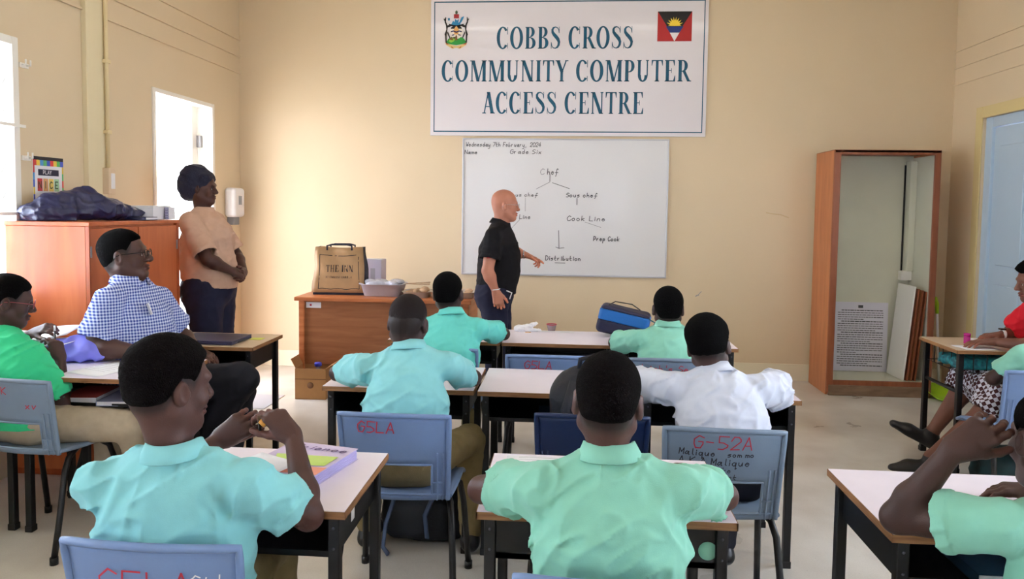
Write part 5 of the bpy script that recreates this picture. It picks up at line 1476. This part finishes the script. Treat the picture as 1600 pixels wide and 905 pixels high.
# lunch bag
lb = thing('lunch_bag', 'blue and navy insulated lunch bag on the first row right desk', 'bag', (.345, 4.52, .722), -.12)
def wedge(name, pts, m, y0, y1, rd=.02):
    F = Field((-.24, -.14, -.03), (.24, .16, .26), .006)
    return F
blue = mat('nylon_blue', (22, 96, 168), rough=.6, bump=.2, bscale=80); nav = mat('nylon_navy', (30, 30, 58), rough=.65, bump=.2, bscale=80)
F = Field((-.25, -.16, -.03), (.25, .18, .25), .006); F.box((0, 0, .085), (.155, .095, .085), frame(0, 0, .20), .03, 0)
F.displace(lambda x, y, z: -.008 * (vnoise(x, y, z, (14, 14, 14), 5) - .5)); F.plane((0, 0, .002), (0, 0, -1))
G_ = Field((-.25, -.16, -.03), (.25, .18, .25), .006); G_.d = F.d.copy(); G_.plane((0, 0, .082), (.20, 0, 1)); v, f = G_.nets(); link('base', net_mesh('base', [(v, f)]), nav, lb)
G_.d = F.d.copy() - .001; G_.plane((0, 0, .083), (-.20, 0, -1)); G_.plane((0, 0, .150), (.20, 0, 1)); link('body', net_mesh('body', [G_.nets()]), blue, lb)
G_.d = F.d.copy() + .001; G_.plane((0, 0, .150), (-.20, 0, -1)); link('lid', net_mesh('lid', [G_.nets()]), nav, lb)
zz = lambda x: .168 - .16 * 0 + x * .0
MB().tube([(-.09, -.03, .190), (-.05, -.03, .212), (.05, -.03, .198), (.10, -.03, .165)], .007, 8, flat=.5).build('carry_handle', MATS['black_plastic'], lb)
MB().tube([(.15, -.08, .12), (.19, -.09, .10), (.17, -.09, .06)], .005, 6).build('side_loop', mat('teal_loop', (60, 110, 120)), lb)
# books inside the first row middle desk
bk = book('textbook', 'lilac magazine in the shelf of the first row middle desk', (.02, 4.24, .59), .05, .26, .10, .045, mat('cover_pale_violet', (176, 168, 214), rough=.3))
MB().box(.135, .150, -.04, .04, .0, .04, .003).build('bookmark', mat('bookmark_red', (196, 70, 80)), bk)
# backpack on the navy chair
bp = thing('backpack', 'black backpack sitting on the navy chair behind a boy\'s head', 'backpack', (.10, 2.90, .452))
F = Field((-.24, -.16, -.03), (.24, .17, .50), .007)
F.box((0, 0, .19), (.165, .10, .19), None, .08, 0); F.box((0, .09, .13), (.12, .05, .11), None, .04, .03); F.cone((-.06, 0, .36), (.06, 0, .37), .06, .06, .05, flat=(0, 1, 0), f=.8)
F.displace(lambda x, y, z: -.012 * (1 - np.abs(2 * vnoise(x, y, z, (9, 9, 14), 6) - 1)) ** 2 + .004); F.plane((0, 0, .002), (0, 0, -1))
bkm = mat('backpack_black', (22, 24, 34), rough=.6, bump=.2, bscale=90)
link('body', net_mesh('body', [F.nets()]), bkm, bp)
MB().tube([(-.05, -.02, .41), (-.045, -.03, .455), (.0, -.035, .47), (.045, -.03, .455), (.05, -.02, .41)], .010, 8, flat=.6).build('top_loop', bkm, bp)
for q in (-1, 1): MB().tube([(q * .07, -.09, .38), (q * .10, -.125, .28), (q * .10, -.12, .15), (q * .12, -.09, .06)], .018, 8, flat=.4).build('strap', bkm, bp)
MB().tube([(-.13, .0, .30), (-.10, .06, .375), (.10, .06, .375), (.13, .0, .30)], .003, 6).build('zip', mat('zip_grey', (110, 114, 130), rough=.3, metal=.6), bp)
# dark school bag under the shaven-headed boy's chair
sb = thing('school_bag', 'black and dark teal school bag on the floor under the second row left desk', 'backpack', (-.63, 3.27, 0), .05)
F = Field((-.27, -.18, -.03), (.27, .2, .40), .008); F.box((0, 0, .16), (.19, .12, .16), None, .07, 0); F.box((-.02, -.11, .12), (.14, .05, .09), None, .04, .03)
F.displace(lambda x, y, z: -.014 * (1 - np.abs(2 * vnoise(x, y, z, (8, 8, 12), 9) - 1)) ** 2 + .004); F.plane((0, 0, .002), (0, 0, -1))
link('body', net_mesh('body', [F.nets()]), mat('bag_dark', (20, 26, 36), rough=.6, bump=.2, bscale=90), sb)
MB().tube([(-.12, -.15, .22), (-.15, -.19, .12), (-.16, -.20, .02), (-.13, -.24, .008)], .012, 8, flat=.5).build('strap', mat('strap_slate', (58, 74, 104), rough=.6), sb)
MB().tube([(.06, -.15, .25), (.02, -.19, .16), (.03, -.19, .06)], .014, 8, flat=.5).build('strap', MATS['strap_slate'], sb)
# left desks
lp = thing('laptop', 'closed dark laptop on the left side desk behind the seated man', 'laptop', (-2.00, 4.00, .721), -.03)
MB().box(-.17, .17, -.12, .12, 0, .013, .004).build('base', mat('laptop_dark', (52, 50, 78), rough=.35), lp); MB().box(-.17, .17, -.12, .12, .0135, .022, .003).build('lid', MATS['laptop_dark'], lp)
MB().box(.172, .176, -.05, .03, .004, .009).build('ports', MATS['black_plastic'], lp)
tag(MB().box(-.035, .035, -.03, .03, 0, .002).build('sticky_note', mat('note_lime', (214, 224, 110), rough=.7), loc=(-1.785, 4.09, .7205)), 'pale lime sticky note on the desk corner beside the laptop', 'note')
sheet('exercise_sheet', 'white lined exercise page on the left desk before the seated man', (-2.13, 3.24, .722), -.35, .20, .26, MATS['white_paper'], lines=True)
# heap of paper and violet cloth
t = thing('paper_heap', 'heap of large white papers on the left wall desk behind the boy with glasses', 'paper', (-2.62, 3.44, .72))
for i, (x, y, z, rz_, tl) in enumerate(((-.10, .0, .075, .3, .02), (.10, .0, .085, -.2, .03), (-.18, .02, .105, .1, -.03), (.16, -.03, .05, .5, .0), (.02, .03, .12, .15, .02))):
    P = []
    for a in range(9):
        u = -1 + a / 4; P.append([(u * .15, (-1 + b / 3) * .105, .006 * math.sin(u * 3 + b * .6 + i) + tl * u) for b in range(7)])
    o = solid(MB().grid(P).build('sheet', MATS['white_paper'], t), .0015, 1); o.location = (x, y, z); o.rotation_euler = (.12, 0, rz_)
MB().box(-.24, .12, -.08, .07, 0, .035, .003).build('stack', MATS['white_paper'], t); MB().box(-.22, .10, -.07, .06, .035, .06, .003).build('stack', mat('paper_blueish', (214, 218, 240), rough=.7), t)
F = Field((-.2, -.12, -.02), (.2, .14, .16), .006); F.ell((0, 0, .055), (.15, .07, .06), None, 0)
F.displace(lambda x, y, z: -.022 * (1 - np.abs(2 * vnoise(x, y, z, (16, 16, 10), 2) - 1)) ** 2 + .006); F.plane((0, 0, .002), (0, 0, -1))
tag(link('cloth_bag', net_mesh('cloth_bag', [F.nets()]), mat('violet_cloth', (120, 120, 214), rough=.7)), 'crumpled violet-blue cloth on the left desk by the man\'s elbow', 'cloth').location = (-2.38, 3.40, .72)
# contents of the left desks' shelves
for (x, y, c_, lab, h_) in ((-2.20, 3.22, (150, 60, 50), 'red-brown book in the shelf of the left desk under the lined page', .03), (-2.02, 3.20, (120, 124, 150), 'grey-blue book in the shelf of the left desk, right of the red one', .022), (-2.33, 3.20, (190, 190, 196), 'pale book in the shelf of the left desk near the boy\'s elbow', .02)):
    book('textbook', lab, (x, y, .59), .1, .16, .22, h_, mat('cover_%d' % c_[0], c_, rough=.5))
book('textbook', 'teal-edged book lying in the shelf of the lower right desk', (1.16, 1.93, .59), .0, .30, .20, .03, mat('cover_deep_teal', (40, 70, 92), rough=.3))
book('textbook', 'blue-green folder in the shelf of the empty second row desk', (.02, 3.20, .59), .0, .28, .2, .012, mat('cover_sea', (36, 84, 110), rough=.3))
# right hand desk
cp = thing('pencil_sharpener', 'magenta cylinder sharpener standing on the wire-basket desk', 'sharpener', (2.385, 4.56, .7205))
mg = mat('magenta_plastic', (196, 30, 140), rough=.25, trans=.25)
MB().lathe([(.0001, 0), (.017, 0), (.018, .004), (.018, .05), (.0001, .05)], n=18).build('body', mg, cp); MB().lathe([(.0001, .05), (.019, .05), (.019, .062), (.012, .064), (.0001, .064)], n=18).build('cap', mg, cp)
sheet('exercise_sheet', 'white paper under the woman in red\'s hand on the wire-basket desk', (2.36, 4.42, .722), .1, .20, .14, MATS['white_paper'])
sheet('exercise_sheet', 'white paper at the far side of the wire-basket desk', (2.62, 4.66, .722), -.1, .30, .16, MATS['white_paper'])
F = Field((-.25, -.16, -.02), (.25, .16, .10), .007); F.box((0, 0, .035), (.19, .12, .03), None, .02, 0)
F.displace(lambda x, y, z: -.014 * (1 - np.abs(2 * vnoise(x, y, z, (22, 22, 22), 2) - 1)) ** 2 + .004)
o = tag(link('cloth_bag', net_mesh('cloth_bag', [F.nets()]), mat('teal_print', (20, 128, 136), rough=.6, col2=(10, 70, 84), nscale=40)), 'teal patterned cloth pouch in the wire desk basket', 'pouch'); o.location = (2.44, 4.50, .595)
book('textbook', 'violet-covered book in the wire basket beside the teal pouch', (2.72, 4.45, .590), .05, .16, .16, .02, mat('cover_violet', (110, 90, 180), rough=.4))
wbt = thing('water_bottle', 'black drinking bottle standing on the floor before the plaid skirt', 'bottle', (2.10, 4.14, 0))
MB().lathe([(.0001, 0), (.036, 0), (.038, .01), (.038, .19), (.034, .21), (.0001, .21)], n=20).build('body', MATS['black_plastic'], wbt)
MB().lathe([(.034, .21), (.036, .212), (.036, .218), (.034, .22)], n=20).build('band', MATS['chrome'], wbt); MB().lathe([(.033, .22), (.033, .26), (.02, .27), (.0001, .27)], n=20).build('cap', MATS['black_plastic'], wbt)
F = Field((-.3, -.2, -.03), (.3, .22, .30), .009); F.box((0, 0, .11), (.22, .13, .11), None, .06, 0)
F.displace(lambda x, y, z: -.016 * (1 - np.abs(2 * vnoise(x, y, z, (9, 9, 12), 4) - 1)) ** 2 + .004); F.plane((0, 0, .002), (0, 0, -1))
fb = thing('school_bag', 'black and dark teal bag on the floor beside the black bottle', 'backpack', (2.46, 4.10, 0), .05)
link('body', net_mesh('body', [F.nets()]), mat('bag_teal_black', (16, 30, 36), rough=.6, col2=(14, 60, 66), nscale=9), fb)
MB().tube([(-.08, -.06, .20), (-.05, -.08, .25), (.05, -.08, .25), (.08, -.06, .20)], .009, 8).build('handle', MATS['black_plastic'], fb)
# ------------------------------------------------------------------ the people
SKD, SKB, SKM, SKW = (80, 50, 44), (66, 42, 37), (62, 40, 37), (184, 122, 98)
short = dict(t=.005, tex=.0015, fade=.022)
def seat(S, dx=.09, kl=.37, ax=.0, az=.095):
    P, N, r, u, fw, pos = torso_stations(S); f2 = nrm(V3(fw[0], fw[1], 0)); r2 = V3(f2[1], -f2[0], 0)
    for k, q in (('L', -1), ('R', 1)):
        kn = P + r2 * q * dx + f2 * kl; kn[2] = .505
        S.setdefault('knee' + k, kn); an = V3(S['knee' + k]) + f2 * ax + r2 * q * .01; an[2] = az
        S.setdefault('ank' + k, an)
    return S
mint, aqua, green, teal, white = [MATS[k] for k in ('mint_cotton', 'pale_aqua_cotton', 'green_cotton', 'teal_cotton', 'white_cotton')]
khaki, beige = MATS['khaki_drill'], MATS['beige_drill']
flatd = dict(d=(.2, 1, 0), n=(0, 0, -1), curls=(.35, .35, .4, .5))
def hand_flat(dx, curl=.4): return dict(d=(dx, 1, -.05), n=(0, .05, -1), curls=(curl, curl, curl + .1, curl + .2))
# front left boy (largest)
person(seat(dict(label='largest boy at the lower left holding a pencil stub in both hands', P=(-.925, 1.70, .52), N=(-.912, 1.635, .905), H=(-.938, 1.655, 1.066), face=(-.62, -.10, .0),
    shL=(-1.085, 1.62, .835), shR=(-.735, 1.635, .842), elL=(-1.03, 1.84, .775), wrL=(-.968, 1.965, .838), elR=(-.640, 1.765, .718), wrR=(-.748, 1.945, .860),
    handL=dict(d=(.8, -.05, .55), n=(.05, 1, -.05), curls=((.1, .5, .5), (.4, .8, .6), (.6, .9, .6), (.6, .9, .6)), thumb=(.85, .30, .45), tbend=.35, h=.0028),
    handR=dict(d=(-.62, .15, .55), n=(-.5, .45, -.65), curls=(.75, 1.0, 1.1, 1.1), thumb=(.8, .45, .5), tbend=.3, h=.0028),
    skin=SKD, hair=dict(t=.009, tex=.003, m='hair_brown_black', nape=-.050, topx=.004), shirt_m=aqua, trouser_m=khaki, sh=.0048, h=.0028, w=1.06, sr=.061, seed=3, fold=.011, hz=.50, sleeve=.62,
    hw=(.155, .150, .168, .135), neck_r=.052, bs=.92)))
# front centre boy
person(seat(dict(label='boy in mint shirt at the front centre desk, back turned', P=(.105, 1.62, .52), N=(.102, 1.68, .920), H=(.097, 1.695, 1.052), face=(-.10, -.12, .03),
    shL=(-.062, 1.665, .850), shR=(.262, 1.67, .862), elL=(-.212, 1.84, .775), wrL=(-.10, 2.02, .752), elR=(.405, 1.865, .775), wrR=(.352, 2.07, .752),
    handL=hand_flat(.4), handR=hand_flat(-.5), skin=SKD, hair=dict(t=.0045, tex=.0012, m='hair_brown_black', nape=-.052, topx=.002), shirt_m=mint, trouser_m=khaki, sh=.0048, h=.0030,
    seed=8, hz=.50, fold=.012, sleeve=.60, sr=.060, hs=.96, w=1.04, ah=.004)))
# second row left
person(seat(dict(label='shaven-headed boy in pale aqua shirt leaning on the second row left desk', P=(-.610, 2.74, .52), N=(-.620, 2.84, .925), H=(-.632, 2.87, 1.032), face=(-.12, -.22, .04),
    shL=(-.785, 2.83, .855), shR=(-.462, 2.84, .868), elL=(-.985, 3.075, .775), wrL=(-.86, 3.26, .752), elR=(-.392, 3.06, .775), wrR=(-.47, 3.26, .752), handL=hand_flat(.7), handR=hand_flat(-.6),
    kneeL=(-.85, 3.08, .505), ankL=(-.86, 3.12, .095), kneeR=(-.405, 3.08, .505), ankR=(-.405, 3.12, .095), skin=SKM, hair=dict(t=.0018, tex=.0006, m='hair_shaved', nape=-.045, topx=.001), shirt_m=aqua, trouser_m=khaki, seed=14, hz=.585, fold=.013, foldf=.8, sleeve=.62, sh=.0055, h=.0035, w=1.0)))
# second row right
person(seat(dict(label='boy in white shirt with head tilted at the second row right desk', P=(.60, 2.74, .52), N=(.572, 2.87, .862), H=(.552, 2.90, .966), face=(-.32, -.12, -.16),
    shL=(.405, 2.85, .812), shR=(.738, 2.87, .812), elL=(.245, 3.06, .770), wrL=(.36, 3.26, .752), elR=(.872, 3.02, .772), wrR=(.80, 3.22, .752), handL=hand_flat(.6), handR=hand_flat(-.5),
    skin=SKB, hair=dict(t=.010, tex=.002, nape=-.040, topx=.010), shirt_m=white, trouser_m=MATS['dark_trouser'], seed=21, hz=.58, fold=.012, sleeve=.76, sr=.066, flare=1.14, sh=.0055, h=.0035, w=1.05)))
# first row left
person(seat(dict(label='boy in aqua shirt seated nearest the bald teacher in the first row', P=(-.63, 3.80, .52), N=(-.618, 3.87, .915), H=(-.640, 3.895, 1.028), face=(-.12, -.10, -.04),
    shL=(-.79, 3.86, .845), shR=(-.475, 3.87, .852), elL=(-.90, 4.10, .775), wrL=(-.80, 4.30, .752), elR=(-.355, 4.10, .785), wrR=(-.43, 4.32, .752), handL=hand_flat(.4), handR=hand_flat(-.4),
    skin=SKM, hair=dict(short, t=.006), shirt_m=teal, trouser_m=khaki, seed=31, hz=.56, fold=.009, sleeve=.72, sh=.007, h=.004, th=.012)))
# first row right
person(seat(dict(label='boy in mint shirt on the first row right chair beside the lunch bag', P=(.53, 3.80, .52), N=(.527, 3.88, .875), H=(.528, 3.90, .975), face=(.0, -.06, .0),
    shL=(.365, 3.86, .815), shR=(.69, 3.87, .82), elL=(.262, 4.03, .765), wrL=(.36, 4.28, .752), elR=(.79, 4.05, .77), wrR=(.72, 4.28, .752), handL=hand_flat(.4), handR=hand_flat(-.4),
    skin=(64, 40, 36), hair=dict(short, t=.006), shirt_m=mint, trouser_m=khaki, seed=37, hz=.56, fold=.008, foldf=1.2, sleeve=.80, sh=.007, h=.004, th=.012)))
# left edge boy with glasses
S = seat(dict(label='boy in bright green shirt and glasses at the left edge', P=(-2.40, 3.04, .52), N=(-2.50, 3.07, .905), H=(-2.482, 3.075, 1.052), face=(-.95, -.20, .0),
    shL=(-2.70, 3.13, .81), shR=(-2.35, 3.04, .812), elL=(-2.74, 3.30, .775), wrL=(-2.585, 3.36, .86), elR=(-2.245, 3.08, .585), wrR=(-2.335, 3.20, .775),
    handL=dict(d=(.9, -.2, .35), n=(0, .6, -.8), curls=(.6, .7, .7, .7)), handR=dict(d=(-.45, .2, .9), n=(-.8, .3, .2), curls=(.7, .9, 1.0, 1.1)),
    kneeR=(-1.95, 3.12, .50), ankR=(-1.96, 3.28, .095), kneeL=(-2.25, 3.40, .505), ankL=(-2.26, 3.42, .095), skin=SKB, hair=dict(short, t=.007), shirt_m=green, trouser_m=beige,
    seed=41, hz=.515, fold=.010, sleeve=.80, sr=.062, flare=1.15, tr=(.088, .068, .052), w=1.08, h=.0033))
root, org, R, _ = person(S); glasses(root, org, S['H'], R, .97, MATS['red_frame'])
pn = thing('pen', 'dark pen held upright by the boy with glasses', 'pen', (-2.385, 3.235, .835)); pn.rotation_euler = (-.2, -.15, 0)
MB().tube([(0, 0, -.05), (0, 0, .06)], .004, 8).build('barrel', MATS['black_plastic'], pn); MB().tube([(0, 0, .06), (0, 0, .085)], .0042, 8).build('cap', MATS['white_plastic'], pn)
# seated man in checked shirt
S = dict(label='seated man with glasses in a blue checked shirt, legs bent', P=(-2.235, 3.66, .53), N=(-2.275, 3.655, 1.085), H=(-2.300, 3.65, 1.222), face=(-1.28, .12, .0),
    shL=(-2.215, 3.81, .965), shR=(-2.275, 3.475, 1.00), elL=(-2.17, 3.93, .77), wrL=(-1.99, 3.80, .70), elR=(-2.315, 3.42, .785), wrR=(-2.07, 3.42, .765),
    handL=dict(d=(.8, -.3, -.2), n=(0, 0, -1), curls=(.4, .4, .4, .5)), handR=dict(d=(1, .05, -.05), n=(0, 0, -1), curls=(.4, .4, .5, .5)),
    kneeR=(-1.66, 3.60, .60), ankR=(-1.93, 3.56, .16), kneeL=(-1.74, 3.74, .50), ankL=(-1.80, 3.72, .095), footR=(.6, -.1, -.3), skin=(78, 50, 43), hs=1.14, bs=1.0, thick=1.35,
    hair=dict(t=.006, tex=.002, nape=-.062, topx=.001, front=.064), shirt_m=MATS['blue_gingham'], collar_h=.034, trouser_m=MATS['dark_trouser'], seed=51, ts=(-.04, .30, .56, .74), fold=.008, foldf=.8, shw=.06, sleeve=.78, sr=.082, flare=1.08, neck_r=.070,
    hw=(.19, .20, .20, .16), hd=(.19, .19, .155, .11), belly=[(.26, .10, (.18, .16, .17)), (.55, .05, (.17, .13, .15))], tr=(.115, .088, .065), hipo=.095, pelv=(.14, .14), chub=1.12, nose=1.25, h=.0033, sh=.006)
root, org, R, _ = person(S); glasses(root, org, S['H'], R, 1.14, MATS['black_frame'], r=.0022)
tag(MB().box(-.035, .035, -.002, .002, -.03, .03).build('pocket_paper', MATS['white_paper'], root, loc=(.12, -.10, .96), rot=(.3, -.2, -.9)), None)
# standing woman
S = dict(label='standing woman in tan top and black head wrap at the doorway', P=(-2.525, 5.0, .90), N=(-2.565, 5.0, 1.455), H=(-2.570, 5.0, 1.605), face=(-1.50, -.04, .0), bend=.0,
    shL=(-2.565, 5.165, 1.365), shR=(-2.575, 4.84, 1.365), elL=(-2.43, 5.22, 1.12), wrL=(-2.30, 5.06, 1.015), elR=(-2.425, 4.785, 1.12), wrR=(-2.315, 4.90, 1.035),
    handL=dict(d=(.3, -.9, -.15), n=(-.9, -.2, -.1), curls=(.8, .8, .8, .8), h=.0035), handR=dict(d=(.45, .8, -.35), n=(-.7, .2, -.5), curls=(.5, .6, .7, .8), h=.0035),
    kneeL=(-2.50, 5.10, .50), ankL=(-2.53, 5.10, .09), kneeR=(-2.49, 4.90, .50), ankR=(-2.50, 4.90, .09), skin=(76, 47, 40), hs=.98, bs=.98, thick=1.15,
    shirt_m=MATS['tan_knit'], collar=False, trouser_m=MATS['navy_twill'], seed=61, fold=.006, foldf=.8, sleeve=.84, sr=.080, flare=.98, neck_r=.056,
    hw=(.195, .185, .18, .14), hd=(.185, .175, .165, .115), belly=[(.66, .055, (.15, .13, .11)), (.22, .03, (.17, .15, .16))], ts=(.03, .33, .58, .76), shw=.06, wf=1.15, hem=((-2.5, 5, .935), (-.2, 0, -1)),
    tr=(.135, .092, .068), hipo=.088, pelv=(.15, .15), waist=.14, seat_b=(.06, (.17, .13, .14)), tuck=(0, 0, 1.02), h=.0035, sh=.006, th=.008)
root, org, R, body = person(S); Hh = V3(S['H'])
F = Field(Hh - .22, Hh + .26, .0055); Q = lambda x, y, z: Hh + R @ V3(x, y, z)
F.ell(Q(0, -.045, .045), (.094, .118, .098), R, 0); F.ell(Q(0, -.085, -.010), (.088, .075, .085), R, .04); F.ell(Q(0, -.055, .10), (.075, .085, .062), R, .04)
F.cone(Q(-.07, .03, .075), Q(.07, .03, .075), .03, .03, .03)
F.ell(Q(0, .085, -.02), (.075, .060, .085), R, .012, 'sub')
F.displace(lambda x, y, z: -.009 * (1 - np.abs(2 * vnoise(x + z, y, z, (16, 16, 26), 2) - 1)) ** 2 + .003)
link('head_wrap', net_mesh('head_wrap', [F.nets()], org), mat('wrap_black', (30, 32, 52), rough=.85, bump=.6, bscale=120), body)
# collar band of the woman's top
M = MB(); n_ = V3(S['N'])
rows = [[tuple(n_ + V3(.01, 0, 0) + R @ V3(rd * math.cos(t), rd * math.sin(t), z) - org) for t in [2 * PI * i / 28 for i in range(28)]] for (rd, z) in ((.072, -.02), (.062, .018), (.058, .020), (.060, -.01))]
rings(rows, False, False).build('neck_band', MATS['tan_knit'], root)
# teacher
S = dict(label='bald teacher in black shirt pointing at the whiteboard', P=(-.535, 5.41, .86), N=(-.500, 5.41, 1.372), H=(-.470, 5.41, 1.512), face=(-1.42, -.05, .0), bend=-.005,
    shL=(-.515, 5.575, 1.285), shR=(-.535, 5.245, 1.29), elL=(-.415, 5.64, 1.150), wrL=(-.325, 5.62, 1.135), elR=(-.570, 5.185, 1.045), wrR=(-.510, 5.185, .900),
    handL=dict(d=(.95, 0, -.35), n=(-.1, -.2, -1), curls=(.15, .7, .9, 1.0), h=.0035, hs=.92), handR=dict(d=(.25, .05, -1), n=(-.2, 1, 0), curls=(.5, .6, .7, .8), h=.0035, hs=.95),
    kneeL=(-.50, 5.50, .48), ankL=(-.53, 5.50, .09), kneeR=(-.51, 5.32, .48), ankR=(-.54, 5.32, .09), skin=SKW, hs=.98, bs=.95, thick=1.15,
    shirt_m=MATS['black_cotton'], trouser_m=MATS['navy_twill'], seed=71, fold=.006, foldf=.8, sleeve=.66, sr=.066, flare=1.05, neck_r=.058, collar_h=.026,
    hw=(.17, .165, .175, .14), hd=(.145, .150, .140, .105), belly=[(.35, .03, (.13, .12, .16))], ts=(.02, .33, .58, .76), shw=.05, hem=((-.5, 5.4, .865), (-.05, 0, -1)),
    tr=(.105, .080, .062), hipo=.085, pelv=(.13, .13), waist=.09, seat_b=(.04, (.15, .11, .12)), tuck=(0, 0, .97), h=.0033, sh=.006, th=.008, nose=.85)
root, org, R, body = person(S); glasses(root, org, S['H'], R, .98, MATS['chrome'], r=.0012)
MB().tube([tuple(V3(-.510, 5.185, .915) + V3(.030 * math.cos(t), .030 * math.sin(t), .004 * math.cos(t)) - org) for t in [k * PI / 8 for k in range(16)]], .003, 6, closed=True).build('wristband', MATS['white_plastic'], root)
MB().tube([tuple(V3(-.338, 5.62, 1.138) + V3(.004 * math.cos(t), .030 * math.cos(t), .030 * math.sin(t)) - org) for t in [k * PI / 8 for k in range(16)]], .0045, 6, closed=True).build('wristwatch', MATS['chrome'], root)
MB().tube([tuple(V3(-.44, 5.25, .90) - org), tuple(V3(-.40, 5.245, .885) - org), tuple(V3(-.415, 5.24, .84) - org)], .005, 6).build('apron_tie', MATS['white_paper'], root)
MB().box(-.016, .016, -.002, .002, -.005, .006).build('sleeve_logo', MATS['red_ink'], root, loc=tuple(V3(-.556, 5.148, 1.145) - org), rot=(.1, -.25, 0))
# woman in red at the right edge
S = dict(label='woman in red top seated sideways at the right edge', P=(2.92, 4.44, .50), N=(2.715, 4.36, .985), H=(2.628, 4.345, 1.118), face=(1.40, -.18, .0), bend=.03,
    shL=(2.640, 4.20, .925), shR=(2.735, 4.53, .925), elL=(2.600, 4.20, .775), wrL=(2.455, 4.40, .762), elR=(2.72, 4.66, .79), wrR=(2.565, 4.55, .775),
    handL=dict(d=(-1, .12, -.05), n=(0, 0, -1), curls=(.25, .3, .35, .4), h=.0033, hs=.92), handR=dict(d=(-1, -.2, 0), n=(0, 0, -1), curls=(.4, .5, .5, .5)),
    kneeL=(2.44, 4.24, .50), ankL=(2.075, 4.28, .115), kneeR=(2.44, 4.60, .52), ankR=(2.22, 4.58, .17), shoe=1.12, footL=(-1, .12, -.05), footR=(-.85, .25, .45), skin=(118, 76, 62), hs=.96, bs=.92, thick=1.1,
    hair=dict(t=.014, tex=.004, nape=-.055, topx=.012), shirt_m=MATS['red_cotton'], collar=False, trouser_m=MATS['plaid_cloth'], seed=81, fold=.007, sleeve=.80, sr=.078, flare=1.12, neck_r=.056,
    hw=(.18, .165, .175, .14), hd=(.15, .135, .135, .10), tr=(.090, .060, .058), bare_legs=True, flat_shoe=False, h=.0035, sole=None)
S.pop('sole')
root, org, R, body = person(S)
F = Field((2.25, 4.02, .24), (3.15, 4.80, .74), .008)
for q in ('L', 'R'):
    kn = V3(S['knee' + q]); F.cone(V3(S['P']) + V3(0, -.09 if q == 'L' else .09, .0), kn, .125, .098, .05); an = V3(S['ank' + q]); F.cone(kn, kn + (an - kn) * .20, .098, .094, .04)
F.cone(V3(S['kneeL']) + V3(-.02, .06, 0), V3(S['kneeR']) + V3(-.02, -.06, 0), .09, .09, .03); F.cone((2.46, 4.30, .44), (2.50, 4.50, .44), .09, .09, .05)
F.displace(lambda x, y, z: -.014 * (1 - np.abs(2 * vnoise(x, y, z, (16, 22, 7), 2) - 1)) ** 2 + .004)
for q in ('L', 'R'): kn = V3(S['knee' + q]); an = V3(S['ank' + q]); F.cone(kn + (an - kn) * .20, kn + (an - kn) * .9, .075, .10, .004, 'sub')
link('skirt', net_mesh('skirt', [F.nets()], org), MATS['plaid_cloth'], root)
MB().tube([tuple(V3(2.585, 4.562, .776) + V3(.006 * math.sin(t), .032 * math.cos(t), .030 * math.sin(t)) - org) for t in [k * PI / 8 for k in range(16)]], .010, 8, closed=True, flat=.5).build('watch_strap', MATS['white_plastic'], root)
MB().box(-.016, .016, -.016, .016, -.004, .006, .003).build('watch_face', MATS['black_plastic'], root, loc=tuple(V3(2.583, 4.560, .812) - org))
# lower right boy, hand at his temple
person(seat(dict(label='boy at the lower right corner propping his head on his hand', P=(1.16, 1.64, .50), N=(1.115, 1.675, .865), H=(1.098, 1.72, .985), face=(.10, -.14, .08),
    shL=(.950, 1.665, .810), shR=(1.28, 1.67, .82), elL=(.800, 1.80, .765), wrL=(.888, 1.735, .955), elR=(1.37, 1.90, .775), wrR=(1.27, 2.03, .760),
    handL=dict(d=(.72, -.05, .55), n=(.15, .9, -.35), curls=((.3, .6, .3), (.4, .7, .4), (.5, .8, .4), (.6, .8, .4)), thumb=(.75, .50, .15), h=.0028), handR=dict(d=(-.95, .2, -.05), n=(0, 0, -1), curls=(.4, .4, .5, .5)),
    skin=SKB, hair=dict(short, t=.006), shirt_m=mint, trouser_m=khaki, seed=91, fold=.007, sleeve=.50, sr=.062, flare=1.15, sh=.005, h=.0035, bs=.95, ah=.004)))
# child at the right edge, second row
person(seat(dict(label='child in mint shirt cut off by the right edge, seated in the pale grey chair', P=(2.45, 3.86, .52), N=(2.50, 3.93, .865), H=(2.55, 3.96, .98), face=(-.1, -.1, 0),
    shL=(2.32, 3.90, .78), shR=(2.62, 3.93, .80), elL=(2.22, 3.98, .64), wrL=(2.32, 4.13, .60), elR=(2.68, 4.06, .68), wrR=(2.52, 4.15, .60), handL=dict(d=(.8, .5, -.1), n=(0, 0, -1)), handR=dict(d=(-.8, .5, -.1), n=(0, 0, -1)),
    kneeL=(2.46, 4.12, .5), kneeR=(2.64, 4.12, .5), ankL=(2.46, 3.98, .095), ankR=(2.62, 3.98, .095), skin=SKB, hair=dict(short), shirt_m=mint, trouser_m=khaki, seed=97, sleeve=.72, sh=.007, h=.004, th=.012)))
